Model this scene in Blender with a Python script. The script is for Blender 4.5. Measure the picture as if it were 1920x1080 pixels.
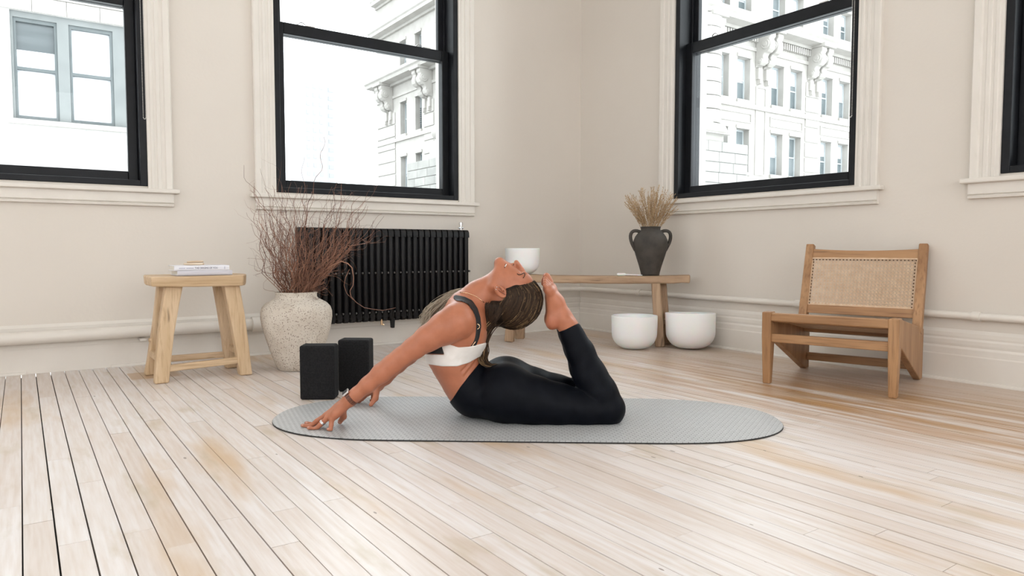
import bpy, bmesh, math, random
import numpy as np
from mathutils import Vector, Matrix, Euler

for o in list(bpy.data.objects):
    bpy.data.objects.remove(o)
S = bpy.context.scene
C = S.collection

# ------------------------------------------------------------------ camera
F = 1320.0                       # focal length in pixels of the 1920 frame
TH = math.atan(73 / 1320.0)      # downward pitch
YAW = math.radians(34.9)         # camera turned to the right of +Y
CH = 0.6                         # camera height
cam = bpy.data.objects.new('camera', bpy.data.cameras.new('camera'))
C.objects.link(cam)
cam.location = (0, 0, CH)
cam.rotation_euler = (math.pi / 2 - TH, 0, -YAW)
cam.data.sensor_width = 36
cam.data.lens = F / 1920 * 36
cam.data.clip_start = 0.02
cam.data.clip_end = 2000
S.camera = cam

# ------------------------------------------------------------------ sky
W = bpy.data.worlds.new('sky')
S.world = W
W.use_nodes = True
bg = W.node_tree.nodes['Background']
bg.inputs[0].default_value = (0.93, 0.97, 1.0, 1)
bg.inputs[1].default_value = 4.6

# ------------------------------------------------------------------ daylight entering the windows
def area(name, loc, rot, sx, sy, power, col=(1, 1, 1)):
    l = bpy.data.lights.new(name, 'AREA')
    l.shape = 'RECTANGLE'
    l.size = sx
    l.size_y = sy
    l.energy = power
    l.color = col
    o = bpy.data.objects.new(name, l)
    o.location = loc
    o.rotation_euler = rot
    C.objects.link(o)
    return o

RX0, RX1, RY0, RY1, RH = -3.2, 3.485, -3.4, 4.095, 3.45    # inner faces of the room
D90 = math.pi / 2
REAR = [(-1.75, 1.35), (0.15, 1.35), (2.05, 1.35)]           # windows of the wall behind the camera: centre x, width
SIDE = [(-1.9, 1.35), (0.2, 1.35), (2.3, 1.35)]              # windows of the side wall: centre y, width
for (x, w) in REAR:
    area('daylight', (x, RY0 - 0.16, 1.95), (D90, 0, 0), w - .1, 1.9, 17.5, (1.0, 0.985, 0.97))
for (y, w) in SIDE:
    area('daylight', (RX0 - 0.16, y, 1.95), (D90, 0, -D90), w - .1, 1.9, 5.0, (1.0, 0.985, 0.97))
# daylight of the windows in view (outside the glass)
for x in (-0.05, 1.812):
    area('daylight', (x, RY1 + 0.34, 2.0), (-D90, 0, 0), 1.1, 1.8, 9, (0.88, 0.96, 1.0))
for y in (2.553, 0.7):
    area('daylight', (RX1 + 0.34, y, 2.0), (-D90, 0, -D90), 1.1, 1.8, 9, (0.88, 0.96, 1.0))

S.view_settings.view_transform = 'Standard'
S.view_settings.look = 'None'
S.view_settings.gamma = 1
S.view_settings.use_curve_mapping = False
S.view_settings.exposure = 0.0

# ------------------------------------------------------------------ helpers
def pix(px, py, d):
    """camera-aligned local frame (x right, y forward, z up): point seen at a pixel at forward distance d"""
    a = (px - 960) / F
    b = (540 - py) / F
    t = d / (math.cos(TH) + b * math.sin(TH))
    return Vector((a * t, d, CH + t * (-math.sin(TH) + b * math.cos(TH))))

cY, sY = math.cos(YAW), math.sin(YAW)
def l2w(p):
    return Vector((p[0] * cY + p[1] * sY, -p[0] * sY + p[1] * cY, p[2]))
def at(px, py, d):
    return l2w(pix(px, py, d))
def proj(X, Y, Z):
    x = X * cY - Y * sY
    y = X * sY + Y * cY
    z = Z - CH
    d = y * math.cos(TH) - z * math.sin(TH)
    u = y * math.sin(TH) + z * math.cos(TH)
    return (960 + F * x / d, 540 - F * u / d, d)

class MB:
    def __init__(self):
        self.v = []
        self.f = []
    def add(self, vs, fs):
        n = len(self.v)
        self.v += [tuple(p) for p in vs]
        self.f += [tuple(i + n for i in q) for q in fs]
        return self
    def box(self, c, s, R=None):
        c = Vector(c)
        vs = []
        for k in range(8):
            p = Vector(((k & 1) - .5, ((k >> 1) & 1) - .5, (k >> 2) - .5))
            p = Vector((p.x * s[0], p.y * s[1], p.z * s[2]))
            if R is not None:
                p = R @ p
            vs.append(c + p)
        return self.add(vs, [(0, 2, 3, 1), (4, 5, 7, 6), (0, 1, 5, 4), (2, 6, 7, 3), (0, 4, 6, 2), (1, 3, 7, 5)])
    def bb(self, x0, x1, y0, y1, z0, z1):
        return self.box(((x0 + x1) / 2, (y0 + y1) / 2, (z0 + z1) / 2), (abs(x1 - x0), abs(y1 - y0), abs(z1 - z0)))
    def bar(self, a, b, wa, da, wb=None, db=None, up=(0, 1, 0)):
        """bar between two points, section w (sideways) x d (along up)"""
        a = Vector(a); b = Vector(b)
        wb = wa if wb is None else wb
        db = da if db is None else db
        t = (b - a).normalized()
        u = Vector(up)
        u = (u - t * u.dot(t)).normalized()
        s = t.cross(u)
        vs = []
        for (p, w, d) in ((a, wa, da), (b, wb, db)):
            for (i, j) in ((-1, -1), (1, -1), (1, 1), (-1, 1)):
                vs.append(p + s * (i * w / 2) + u * (j * d / 2))
        return self.add(vs, [(0, 3, 2, 1), (4, 5, 6, 7), (0, 1, 5, 4), (1, 2, 6, 5), (2, 3, 7, 6), (3, 0, 4, 7)])
    def tube(self, pts, rad, n=8, cap=True):
        pts = [Vector(p) for p in pts]
        m = len(pts)
        if not hasattr(rad, '__len__'):
            rad = [rad] * m
        t0 = (pts[1] - pts[0]).normalized()
        u = t0.orthogonal().normalized()
        vs = []
        for i in range(m):
            t = (pts[min(i + 1, m - 1)] - pts[max(i - 1, 0)])
            t = t.normalized() if t.length > 1e-9 else t0
            u = (u - t * u.dot(t))
            u = u.normalized() if u.length > 1e-6 else t.orthogonal().normalized()
            w = t.cross(u)
            for k in range(n):
                a = 2 * math.pi * k / n
                vs.append(pts[i] + (u * math.cos(a) + w * math.sin(a)) * rad[i])
        fs = []
        for i in range(m - 1):
            for k in range(n):
                k2 = (k + 1) % n
                fs.append((i * n + k, i * n + k2, (i + 1) * n + k2, (i + 1) * n + k))
        if cap:
            fs.append(tuple(range(n - 1, -1, -1)))
            fs.append(tuple((m - 1) * n + k for k in range(n)))
        return self.add(vs, fs)
    def lathe(self, prof, n=32, c=(0, 0, 0), cap0=False, cap1=False):
        c = Vector(c)
        vs, fs = [], []
        for (r, z) in prof:
            for k in range(n):
                a = 2 * math.pi * k / n
                vs.append(c + Vector((r * math.cos(a), r * math.sin(a), z)))
        for i in range(len(prof) - 1):
            for k in range(n):
                k2 = (k + 1) % n
                fs.append((i * n + k, i * n + k2, (i + 1) * n + k2, (i + 1) * n + k))
        if cap0:
            fs.append(tuple(range(n - 1, -1, -1)))
        if cap1:
            fs.append(tuple((len(prof) - 1) * n + k for k in range(n)))
        return self.add(vs, fs)
    def prism(self, poly, fn0, fn1):
        """extrude a 2D polygon between two mappings (a,b)->3D"""
        n = len(poly)
        vs = [fn0(*p) for p in poly] + [fn1(*p) for p in poly]
        fs = [tuple(range(n - 1, -1, -1)), tuple(range(n, 2 * n))]
        for k in range(n):
            fs.append((k, (k + 1) % n, n + (k + 1) % n, n + k))
        return self.add(vs, fs)
    def ball(self, c, r, n=10, m=6):
        if not hasattr(r, '__len__'):
            r = (r, r, r)
        c = Vector(c)
        vs = [c + Vector((0, 0, -r[2]))]
        for i in range(1, m):
            a = math.pi * i / m - D90
            for k in range(n):
                b = 2 * math.pi * k / n
                vs.append(c + Vector((r[0] * math.cos(a) * math.cos(b), r[1] * math.cos(a) * math.sin(b), r[2] * math.sin(a))))
        vs.append(c + Vector((0, 0, r[2])))
        fs = []
        for k in range(n):
            fs.append((0, 1 + (k + 1) % n, 1 + k))
            L = 1 + (m - 2) * n
            fs.append((L + k, L + (k + 1) % n, len(vs) - 1))
        for i in range(m - 2):
            for k in range(n):
                k2 = (k + 1) % n
                fs.append((1 + i * n + k, 1 + i * n + k2, 1 + (i + 1) * n + k2, 1 + (i + 1) * n + k))
        return self.add(vs, fs)
    def mesh(self, name, fix=True):
        me = bpy.data.meshes.new(name)
        me.from_pydata(self.v, [], self.f)
        if fix:
            bm = bmesh.new()
            bm.from_mesh(me)
            bmesh.ops.recalc_face_normals(bm, faces=bm.faces)
            bm.to_mesh(me)
            bm.free()
        me.update()
        return me
    def build(self, name, mat, parent=None, smooth=False, bevel=0, seg=2, fix=True):
        me = self.mesh(name, fix)
        me.materials.append(mat)
        return link(name, me, parent, smooth, bevel, seg)

def link(name, me, parent=None, smooth=False, bevel=0, seg=2):
    o = bpy.data.objects.new(name, me)
    C.objects.link(o)
    if parent is not None:
        o.parent = parent
    if smooth:
        me.polygons.foreach_set('use_smooth', [True] * len(me.polygons))
        if smooth != 'all':
            try:
                me.set_sharp_from_angle(angle=math.radians(40))
            except Exception:
                pass
    if bevel:
        b = o.modifiers.new('bevel', 'BEVEL')
        b.width = bevel
        b.segments = seg
        b.limit_method = 'ANGLE'
        b.angle_limit = math.radians(35)
    return o

def tag(o, label=None, cat=None, group=None, kind=None):
    if label: o['label'] = label
    if cat: o['category'] = cat
    if group: o['group'] = group
    if kind: o['kind'] = kind
    return o
def empty(name, loc=(0, 0, 0), rz=0):
    o = bpy.data.objects.new(name, None)
    C.objects.link(o)
    o.location = loc
    o.rotation_euler = (0, 0, rz)
    o.empty_display_size = 0.05
    return o
def thing(name, label, cat, loc=(0, 0, 0), rz=0, group=None):
    return tag(empty(name, loc, rz), label, cat, group)
def struct(o):
    o['kind'] = 'structure'
    return o

# ------------------------------------------------------------------ materials
def mk(name, c1, c2=None, scale=8.0, stretch=(1, 1, 1), rough=0.6, bump=0.0, bscale=None, metal=0.0, detail=4,
       coat=0.0, lo=0.35, hi=0.65, coords='Object', spec=0.5, sss=0.0, rand=0.0):
    m = bpy.data.materials.new(name)
    m.use_nodes = True
    nt = m.node_tree
    N = nt.nodes
    L = nt.links
    b = N['Principled BSDF']
    b.inputs['Base Color'].default_value = (*c1, 1)
    b.inputs['Roughness'].default_value = rough
    b.inputs['Metallic'].default_value = metal
    b.inputs['Specular IOR Level'].default_value = spec
    if coat:
        b.inputs['Coat Weight'].default_value = coat
    if sss:
        b.inputs['Subsurface Weight'].default_value = sss
        b.inputs['Subsurface Radius'].default_value = (0.012, 0.005, 0.003)
    if c2 is not None or bump:
        tc = N.new('ShaderNodeTexCoord')
        mp = N.new('ShaderNodeMapping')
        mp.inputs['Scale'].default_value = stretch
        if coords == 'World':
            g = N.new('ShaderNodeNewGeometry')
            L.new(g.outputs['Position'], mp.inputs['Vector'])
        else:
            L.new(tc.outputs[coords], mp.inputs['Vector'])
        vec = mp.outputs['Vector']
        if rand:
            oi = N.new('ShaderNodeObjectInfo')
            ml = N.new('ShaderNodeMath'); ml.operation = 'MULTIPLY'; ml.inputs[1].default_value = rand
            L.new(oi.outputs['Random'], ml.inputs[0])
            va = N.new('ShaderNodeVectorMath'); va.operation = 'ADD'
            L.new(vec, va.inputs[0]); L.new(ml.outputs[0], va.inputs[1])
            vec = va.outputs[0]
        nz = N.new('ShaderNodeTexNoise')
        nz.inputs['Scale'].default_value = scale
        nz.inputs['Detail'].default_value = detail
        L.new(vec, nz.inputs['Vector'])
        if c2 is not None:
            cr = N.new('ShaderNodeValToRGB')
            cr.color_ramp.elements[0].position = lo
            cr.color_ramp.elements[0].color = (*c1, 1)
            cr.color_ramp.elements[1].position = hi
            cr.color_ramp.elements[1].color = (*c2, 1)
            L.new(nz.outputs['Fac'], cr.inputs['Fac'])
            L.new(cr.outputs['Color'], b.inputs['Base Color'])
        if bump:
            n2 = nz
            if bscale:
                n2 = N.new('ShaderNodeTexNoise')
                n2.inputs['Scale'].default_value = bscale
                n2.inputs['Detail'].default_value = 4
                L.new(vec, n2.inputs['Vector'])
            bp = N.new('ShaderNodeBump')
            bp.inputs['Strength'].default_value = bump
            bp.inputs['Distance'].default_value = 0.01
            L.new(n2.outputs['Fac'], bp.inputs['Height'])
            L.new(bp.outputs['Normal'], b.inputs['Normal'])
    return m

M = {}
M['wall'] = mk('wall_paint', (0.72, 0.665, 0.60), (0.745, 0.69, 0.625), scale=1.3, rough=0.75, bump=0.06, bscale=60, coords='World', spec=0.3)
M['trim'] = mk('trim_paint', (0.745, 0.70, 0.64), (0.775, 0.73, 0.67), scale=6, rough=0.45, bump=0.05, bscale=40, coords='World')
M['ceil'] = mk('ceiling_paint', (0.85, 0.83, 0.80), rough=0.9)
M['black'] = mk('black_frame_paint', (0.006, 0.007, 0.009), (0.010, 0.011, 0.014), scale=10, rough=0.45, bump=0.03, bscale=90, spec=0.25)
M['radiator'] = mk('radiator_paint', (0.005, 0.005, 0.006), (0.009, 0.008, 0.008), scale=20, rough=0.45, bump=0.05, bscale=70, spec=0.3)
M['chrome'] = mk('bright_metal', (0.75, 0.75, 0.76), rough=0.25, metal=1)
M['gold'] = mk('gold_metal', (0.85, 0.62, 0.40), rough=0.25, metal=1)
def wood(name, dark, mid, light, axis, rough=0.6, knots=0.6, bump=0.25):
    """grain along one axis: broad tone bands, fine fibres, sparse dark checks"""
    m = bpy.data.materials.new(name)
    m.use_nodes = True
    nt = m.node_tree; N = nt.nodes; L = nt.links
    b = N['Principled BSDF']; b.inputs['Roughness'].default_value = rough
    tc = N.new('ShaderNodeTexCoord'); oi = N.new('ShaderNodeObjectInfo')
    ml = N.new('ShaderNodeMath'); ml.operation = 'MULTIPLY'; ml.inputs[1].default_value = 17.0
    L.new(oi.outputs['Random'], ml.inputs[0])
    va = N.new('ShaderNodeVectorMath'); va.operation = 'ADD'
    L.new(tc.outputs['Object'], va.inputs[0]); L.new(ml.outputs[0], va.inputs[1])
    def nz(scale, sq, det):
        mp = N.new('ShaderNodeMapping')
        sc = [1, 1, 1]; sc[axis] = sq
        mp.inputs['Scale'].default_value = sc
        L.new(va.outputs[0], mp.inputs[0])
        n = N.new('ShaderNodeTexNoise'); n.inputs['Scale'].default_value = scale; n.inputs['Detail'].default_value = det
        L.new(mp.outputs[0], n.inputs['Vector'])
        return n.outputs['Fac']
    def mr(v, a, c):
        x = N.new('ShaderNodeMapRange'); L.new(v, x.inputs[0]); x.inputs[1].default_value = a; x.inputs[2].default_value = c
        return x.outputs[0]
    def mix(f, a, c):
        x = N.new('ShaderNodeMix'); x.data_type = 'RGBA'
        L.new(f, x.inputs['Factor'])
        for v, k in ((a, 'A'), (c, 'B')):
            if isinstance(v, tuple): x.inputs[k].default_value = (*v, 1)
            else: L.new(v, x.inputs[k])
        return x.outputs['Result']
    broad = nz(16, 0.16, 3); fine = nz(110, 0.05, 5); chk = nz(38, 0.13, 2)
    col = mix(mr(broad, 0.36, 0.64), mid, light)
    k = N.new('ShaderNodeMath'); k.operation = 'MULTIPLY'; k.inputs[1].default_value = 0.6
    L.new(mr(fine, 0.50, 0.72), k.inputs[0])
    col = mix(k.outputs[0], col, dark)
    k2 = N.new('ShaderNodeMath'); k2.operation = 'MULTIPLY'; k2.inputs[1].default_value = knots
    L.new(mr(chk, 0.68, 0.76), k2.inputs[0])
    col = mix(k2.outputs[0], col, tuple(v * .35 for v in dark))
    L.new(col, b.inputs['Base Color'])
    bp = N.new('ShaderNodeBump'); bp.inputs['Strength'].default_value = bump; bp.inputs['Distance'].default_value = 0.004
    L.new(fine, bp.inputs['Height']); L.new(bp.outputs[0], b.inputs['Normal'])
    return m
RAW = ((0.40, 0.25, 0.13), (0.57, 0.40, 0.235), (0.70, 0.525, 0.35))
BEN = ((0.24, 0.14, 0.08), (0.38, 0.245, 0.15), (0.50, 0.345, 0.22))
TEK = ((0.17, 0.075, 0.03), (0.325, 0.165, 0.07), (0.45, 0.25, 0.118))
M['raw_wood'] = wood('raw_wood', *RAW, 2)
M['raw_wood_x'] = wood('raw_wood_seat', *RAW, 0)
M['bench_wood'] = wood('old_bench_wood', *BEN, 0)
M['bench_leg'] = wood('old_bench_leg_wood', *BEN, 2)
M['teak_z'] = wood('teak_upright', *TEK, 2, rough=0.45, knots=0.25, bump=0.1)
M['teak_x'] = wood('teak_rail', *TEK, 0, rough=0.45, knots=0.25, bump=0.1)

M['cane'] = mk('cane_strip', (0.63, 0.43, 0.27), (0.74, 0.55, 0.38), scale=40, rough=0.5)
M['foam'] = mk('black_foam', (0.007, 0.007, 0.008), (0.014, 0.014, 0.015), scale=160, rough=0.85, bump=0.25, bscale=220, spec=0.25)
M['bowl'] = mk('frosted_quartz', (0.94, 0.94, 0.95), rough=0.5, sss=0.5)
M['jug'] = mk('dark_clay', (0.038, 0.033, 0.028), (0.068, 0.058, 0.049), scale=14, rough=0.7, bump=0.2, bscale=60)
M['twig'] = mk('red_willow', (0.10, 0.038, 0.026), (0.37, 0.185, 0.115), scale=5, rough=0.6, rand=6)
M['straw'] = mk('dry_straw', (0.34, 0.22, 0.115), (0.56, 0.40, 0.235), scale=20, rough=0.8, rand=6)
M['paper'] = mk('book_paper', (0.72, 0.69, 0.62), (0.80, 0.77, 0.71), scale=4, stretch=(1, 1, 150), rough=0.8)
M['cover_white'] = mk('white_book_cover', (0.80, 0.80, 0.85), rough=0.4)
M['cover_grey'] = mk('lilac_grey_book_cover', (0.62, 0.61, 0.66), rough=0.4)
M['ink'] = mk('dark_ink', (0.03, 0.03, 0.07), rough=0.6)
M['ink_grey'] = mk('grey_ink', (0.42, 0.42, 0.52), rough=0.6)
M['subfloor'] = mk('dark_gap', (0.035, 0.030, 0.026), rough=0.9)

def speckled():
    m = mk('speckled_clay', (0.58, 0.51, 0.43), (0.68, 0.62, 0.54), scale=10, rough=0.8, bump=0.25, bscale=60)
    nt = m.node_tree; N = nt.nodes; L = nt.links
    b = N['Principled BSDF']
    src = b.inputs['Base Color'].links[0].from_socket
    tc = N.new('ShaderNodeTexCoord')
    vo = N.new('ShaderNodeTexVoronoi'); vo.inputs['Scale'].default_value = 190
    L.new(tc.outputs['Object'], vo.inputs['Vector'])
    wn = N.new('ShaderNodeSeparateColor')
    L.new(vo.outputs['Color'], wn.inputs[0])
    a = N.new('ShaderNodeMath'); a.operation = 'MULTIPLY'; a.inputs[1].default_value = 0.62
    L.new(wn.outputs[0], a.inputs[0])
    a2 = N.new('ShaderNodeMath'); a2.operation = 'SUBTRACT'; a2.inputs[1].default_value = 0.16
    L.new(a.outputs[0], a2.inputs[0])
    lt = N.new('ShaderNodeMath'); lt.operation = 'LESS_THAN'
    L.new(vo.outputs['Distance'], lt.inputs[0]); L.new(a2.outputs[0], lt.inputs[1])
    mx = N.new('ShaderNodeMix'); mx.data_type = 'RGBA'
    L.new(lt.outputs[0], mx.inputs['Factor'])
    L.new(src, mx.inputs['A'])
    mx.inputs['B'].default_value = (0.17, 0.11, 0.08, 1)
    L.new(mx.outputs['Result'], b.inputs['Base Color'])
    return m
M['speckle'] = speckled()

def glass():
    m = bpy.data.materials.new('window_glass')
    m.use_nodes = True
    nt = m.node_tree; N = nt.nodes; L = nt.links
    N.remove(N['Principled BSDF'])
    tr = N.new('ShaderNodeBsdfTransparent'); tr.inputs[0].default_value = (0.97, 0.985, 0.985, 1)
    gl = N.new('ShaderNodeBsdfGlossy'); gl.inputs['Roughness'].default_value = 0.02
    fr = N.new('ShaderNodeFresnel'); fr.inputs['IOR'].default_value = 1.16
    mx = N.new('ShaderNodeMixShader')
    L.new(fr.outputs[0], mx.inputs[0]); L.new(tr.outputs[0], mx.inputs[1]); L.new(gl.outputs[0], mx.inputs[2])
    L.new(mx.outputs[0], N['Material Output'].inputs[0])
    return m
M['glass'] = glass()

def plank_material():
    """whitewashed maple: pale paint wash over honey wood, worn through in streaks; each board its own tone"""
    m = bpy.data.materials.new('whitewashed_board')
    m.use_nodes = True
    nt = m.node_tree; N = nt.nodes; L = nt.links
    b = N['Principled BSDF']
    g = N.new('ShaderNodeNewGeometry')
    oi = N.new('ShaderNodeObjectInfo')
    sep = N.new('ShaderNodeSeparateXYZ'); L.new(g.outputs['Position'], sep.inputs[0])
    def noise(scale, stretch, seed, detail=4, rnd=0.0):
        mp = N.new('ShaderNodeMapping'); mp.inputs['Scale'].default_value = stretch
        mp.inputs['Location'].default_value = (seed, seed * 1.7, seed * .3)
        L.new(g.outputs['Position'], mp.inputs['Vector'])
        v = mp.outputs[0]
        if rnd:
            k = N.new('ShaderNodeMath'); k.operation = 'MULTIPLY'; k.inputs[1].default_value = rnd
            L.new(oi.outputs['Random'], k.inputs[0])
            va = N.new('ShaderNodeVectorMath'); va.operation = 'ADD'
            L.new(v, va.inputs[0]); L.new(k.outputs[0], va.inputs[1]); v = va.outputs[0]
        nz = N.new('ShaderNodeTexNoise'); nz.inputs['Scale'].default_value = scale; nz.inputs['Detail'].default_value = detail
        L.new(v, nz.inputs['Vector'])
        return nz.outputs['Fac']
    def ramp(fac, stops):
        r = N.new('ShaderNodeValToRGB')
        e = r.color_ramp.elements
        while len(e) < len(stops): e.new(0.5)
        for i, (p, c) in enumerate(stops):
            e[i].position = p; e[i].color = (*c, 1)
        L.new(fac, r.inputs[0]); return r.outputs[0]
    def mix(f, a, c, mode='MIX'):
        x = N.new('ShaderNodeMix'); x.data_type = 'RGBA'; x.blend_type = mode
        for s, k in ((f, 'Factor'), (a, 'A'), (c, 'B')):
            if isinstance(s, (int, float)): x.inputs[k].default_value = s
            elif isinstance(s, tuple): x.inputs[k].default_value = (*s, 1)
            else: L.new(s, x.inputs[k])
        return x.outputs['Result']
    def math_(op, a, c):
        x = N.new('ShaderNodeMath'); x.operation = op; x.use_clamp = True
        for i, s in enumerate((a, c)):
            if isinstance(s, (int, float)): x.inputs[i].default_value = s
            else: L.new(s, x.inputs[i])
        return x.outputs[0]
    def mrange(v, a, c):
        x = N.new('ShaderNodeMapRange'); L.new(v, x.inputs[0]); x.inputs[1].default_value = a; x.inputs[2].default_value = c
        return x.outputs[0]
    tone = ramp(oi.outputs['Random'], [(0.0, (0.70, 0.62, 0.57)), (0.35, (0.755, 0.695, 0.665)), (0.7, (0.785, 0.74, 0.725)), (1.0, (0.73, 0.665, 0.625))])
    grain = noise(10, (9, 0.55, 1), 3.1, 6, 30)
    col = mix(mrange(grain, 0.35, 0.75), tone, mix(1.0, tone, (0.86, 0.79, 0.72), 'MULTIPLY'))
    # worn streaks where honey wood shows through
    streak = noise(2.2, (2.4, 0.5, 1), 11.0, 5)
    w1 = mrange(streak, 0.56, 0.71)
    col = mix(math_('MULTIPLY', w1, 0.75), col, (0.58, 0.385, 0.20))
    # barer band along the right-hand wall, in front of the chair
    bx = math_('MULTIPLY', mrange(sep.outputs[0], 2.05, 2.5), mrange(sep.outputs[0], 3.3, 2.95))
    by = mrange(sep.outputs[1], 3.4, 1.9)
    sn = noise(3.0, (7.0, 0.5, 1), 5.5, 5)
    w2 = math_('MULTIPLY', math_('MULTIPLY', bx, by), mrange(sn, 0.38, 0.56))
    col = mix(math_('MULTIPLY', w2, 0.9), col, (0.44, 0.235, 0.09))
    # unpainted strip along the right-hand wall
    edge = math_('MULTIPLY', mrange(sep.outputs[0], 2.6, 3.35), 0.55)
    col = mix(edge, col, (0.55, 0.40, 0.27))
    # olive smears and dark specks
    sm = noise(5.0, (3.0, 0.8, 1), 23.0, 5)
    col = mix(math_('MULTIPLY', mrange(sm, 0.60, 0.74), 0.45), col, (0.47, 0.37, 0.22))
    vo = N.new('ShaderNodeTexVoronoi'); vo.inputs['Scale'].default_value = 9
    mpv = N.new('ShaderNodeMapping'); mpv.inputs['Scale'].default_value = (2.4, 0.9, 1)
    L.new(g.outputs['Position'], mpv.inputs['Vector']); L.new(mpv.outputs[0], vo.inputs['Vector'])
    wn = N.new('ShaderNodeSeparateColor'); L.new(vo.outputs['Color'], wn.inputs[0])
    thr = math_('SUBTRACT', math_('MULTIPLY', wn.outputs[0], 0.30), 0.215)
    x = N.new('ShaderNodeMath'); x.operation = 'LESS_THAN'; L.new(vo.outputs['Distance'], x.inputs[0]); L.new(thr, x.inputs[1])
    col = mix(math_('MULTIPLY', x.outputs[0], 0.75), col, (0.20, 0.14, 0.10))
    # bare honey-coloured patch by the stool
    pt = math_('MULTIPLY', math_('MULTIPLY', mrange(sep.outputs[0], 0.40, 0.404), mrange(sep.outputs[0], 0.63, 0.60)), math_('MULTIPLY', mrange(sep.outputs[1], 3.60, 3.64), mrange(sep.outputs[1], 3.83, 3.82)))
    col = mix(math_('MULTIPLY', pt, 0.75), col, (0.50, 0.31, 0.15))
    L.new(col, b.inputs['Base Color'])
    rg = N.new('ShaderNodeMapRange'); L.new(streak, rg.inputs[0]); rg.inputs[3].default_value = 0.30; rg.inputs[4].default_value = 0.40
    L.new(rg.outputs[0], b.inputs['Roughness'])
    bp = N.new('ShaderNodeBump'); bp.inputs['Strength'].default_value = 0.12; bp.inputs['Distance'].default_value = 0.004
    L.new(grain, bp.inputs['Height']); L.new(bp.outputs[0], b.inputs['Normal'])
    return m
M['plank'] = plank_material()

# ------------------------------------------------------------------ the room: floor
random.seed(5)
floor = struct(MB().bb(RX0, RX1, RY0, RY1, -0.10, -0.018).build('floor', M['subfloor']))
PITCH = 0.0586
X_PHASE = -0.0156
JOINTS = [(0.137, 2.091), (0.191, 1.661), (0.365, 1.623), (0.072, 1.667), (0.595, 1.606), (0.778, 1.221),
          (1.493, 0.752), (1.792, 0.749), (1.367, 1.589)]
unit = MB().bb(-.5, .5, 0, 1, -1, 0).mesh('plank')
unit.materials.append(M['plank'])
rest = MB()
cands = []
i0 = int(math.floor((RX0 - X_PHASE) / PITCH))
i = i0
while True:
    xa = X_PHASE + i * PITCH
    xb = xa + PITCH
    if xa > RX1 - 0.02: break
    xa = max(xa, RX0); xb = min(xb, RX1 - 0.012)
    forced = [y for (x, y) in JOINTS if xa <= x < xb]
    ys = [RY0]
    y = RY0 + random.uniform(.2, 1.4)
    while y < RY1 - 0.35:
        ys.append(y)
        y += random.choice((random.uniform(.55, 1.1), random.uniform(1.0, 2.1)))
    if forced:
        ys = [v for v in ys if abs(v - forced[0]) > 0.55] + forced
        ys.sort()
    ys.append(RY1 - 0.012)
    gap = random.choice((0.0016, 0.0022, 0.0030, 0.0040))
    for k in range(len(ys) - 1):
        ya, yb = ys[k], ys[k + 1]
        best = 0
        for q in range(13):
            yy = ya + (yb - ya) * q / 12
            p = proj((xa + xb) / 2, yy, 0)
            if (xa + xb) / 2 * sY + yy * cY > 0.3 and -60 < p[0] < 1980 and 560 < p[1] < 1150:
                best = max(best, 1 / p[2])
        cands.append((best, xa + gap / 2, xb - gap / 2, ya + .0007, yb - .0007))
    i += 1
cands.sort(key=lambda c: -c[0])
for n, (b_, xa, xb, ya, yb) in enumerate(cands):
    top = random.uniform(-0.0009, 0.0)
    if b_ > 0 and n < 300:
        o = link('plank', unit, floor)
        o.location = ((xa + xb) / 2, ya, top)
        o.scale = (xb - xa, yb - ya, 0.019)
    else:
        rest.bb(xa, xb, ya, yb, -0.019, top)
ro = rest.build('plank_field', M['plank'], floor)
ro['kind'] = 'stuff'
print('PLANKS', sum(1 for c in cands if c[0] > 0))

# ------------------------------------------------------------------ walls with window openings
WZ0, WZ1 = 0.925, 2.87         # frame opening
WIN_L = [(-0.653, 0.554), (1.209, 2.416)]
WIN_R = [(1.948, 3.160), (0.095, 1.305)]
TW = 0.30
def wall_pieces(mb, holes, lo, hi, put, z0, z1):
    cur = lo
    for (a, b) in sorted(holes):
        put(mb, cur, a, 0, RH)
        put(mb, a, b, 0, z0)
        put(mb, a, b, z1, RH)
        cur = b
    put(mb, cur, hi, 0, RH)
w = MB()
wall_pieces(w, WIN_L, RX0 - TW, RX1, lambda m, a, b, c, d: m.bb(a, b, RY1, RY1 + TW, c, d), WZ0, WZ1)
struct(w.build('wall_back', M['wall']))
w = MB()
wall_pieces(w, WIN_R, RY0 - TW, RY1 + TW, lambda m, a, b, c, d: m.bb(RX1, RX1 + TW, a, b, c, d), WZ0, WZ1)
struct(w.build('wall_right', M['wall']))
w = MB()
wall_pieces(w, [(x - q / 2, x + q / 2) for (x, q) in REAR], RX0 - TW, RX1, lambda m, a, b, c, d: m.bb(a, b, RY0 - TW, RY0, c, d), WZ0, WZ1)
struct(w.build('wall_front', M['wall']))
w = MB()
wall_pieces(w, [(y - q / 2, y + q / 2) for (y, q) in SIDE], RY0, RY1, lambda m, a, b, c, d: m.bb(RX0 - TW, RX0, a, b, c, d), WZ0, WZ1)
struct(w.build('wall_left', M['wall']))
struct(MB().bb(RX0 - TW, RX1 + TW, RY0 - TW, RY1 + TW, RH, RH + .1).build('ceiling', M['ceil']))

# baseboards: stepped profile (depth from wall, height)
BP = [(0, 0), (0.020, 0), (0.020, 0.118), (0.0175, 0.124), (0.0175, 0.150), (0.013, 0.160), (0.015, 0.172), (0.015, 0.188),
      (0.009, 0.197), (0.011, 0.206), (0.011, 0.222), (0.004, 0.236), (0, 0.236)]
struct(MB().prism(BP, lambda a, b: (RX0, RY1 - a, b), lambda a, b: (RX1, RY1 - a, b)).build('baseboard_back', M['trim']))
struct(MB().prism(BP, lambda a, b: (RX1 - a, RY0, b), lambda a, b: (RX1 - a, RY1 - 0.02, b)).build('baseboard_right', M['trim']))
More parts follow.
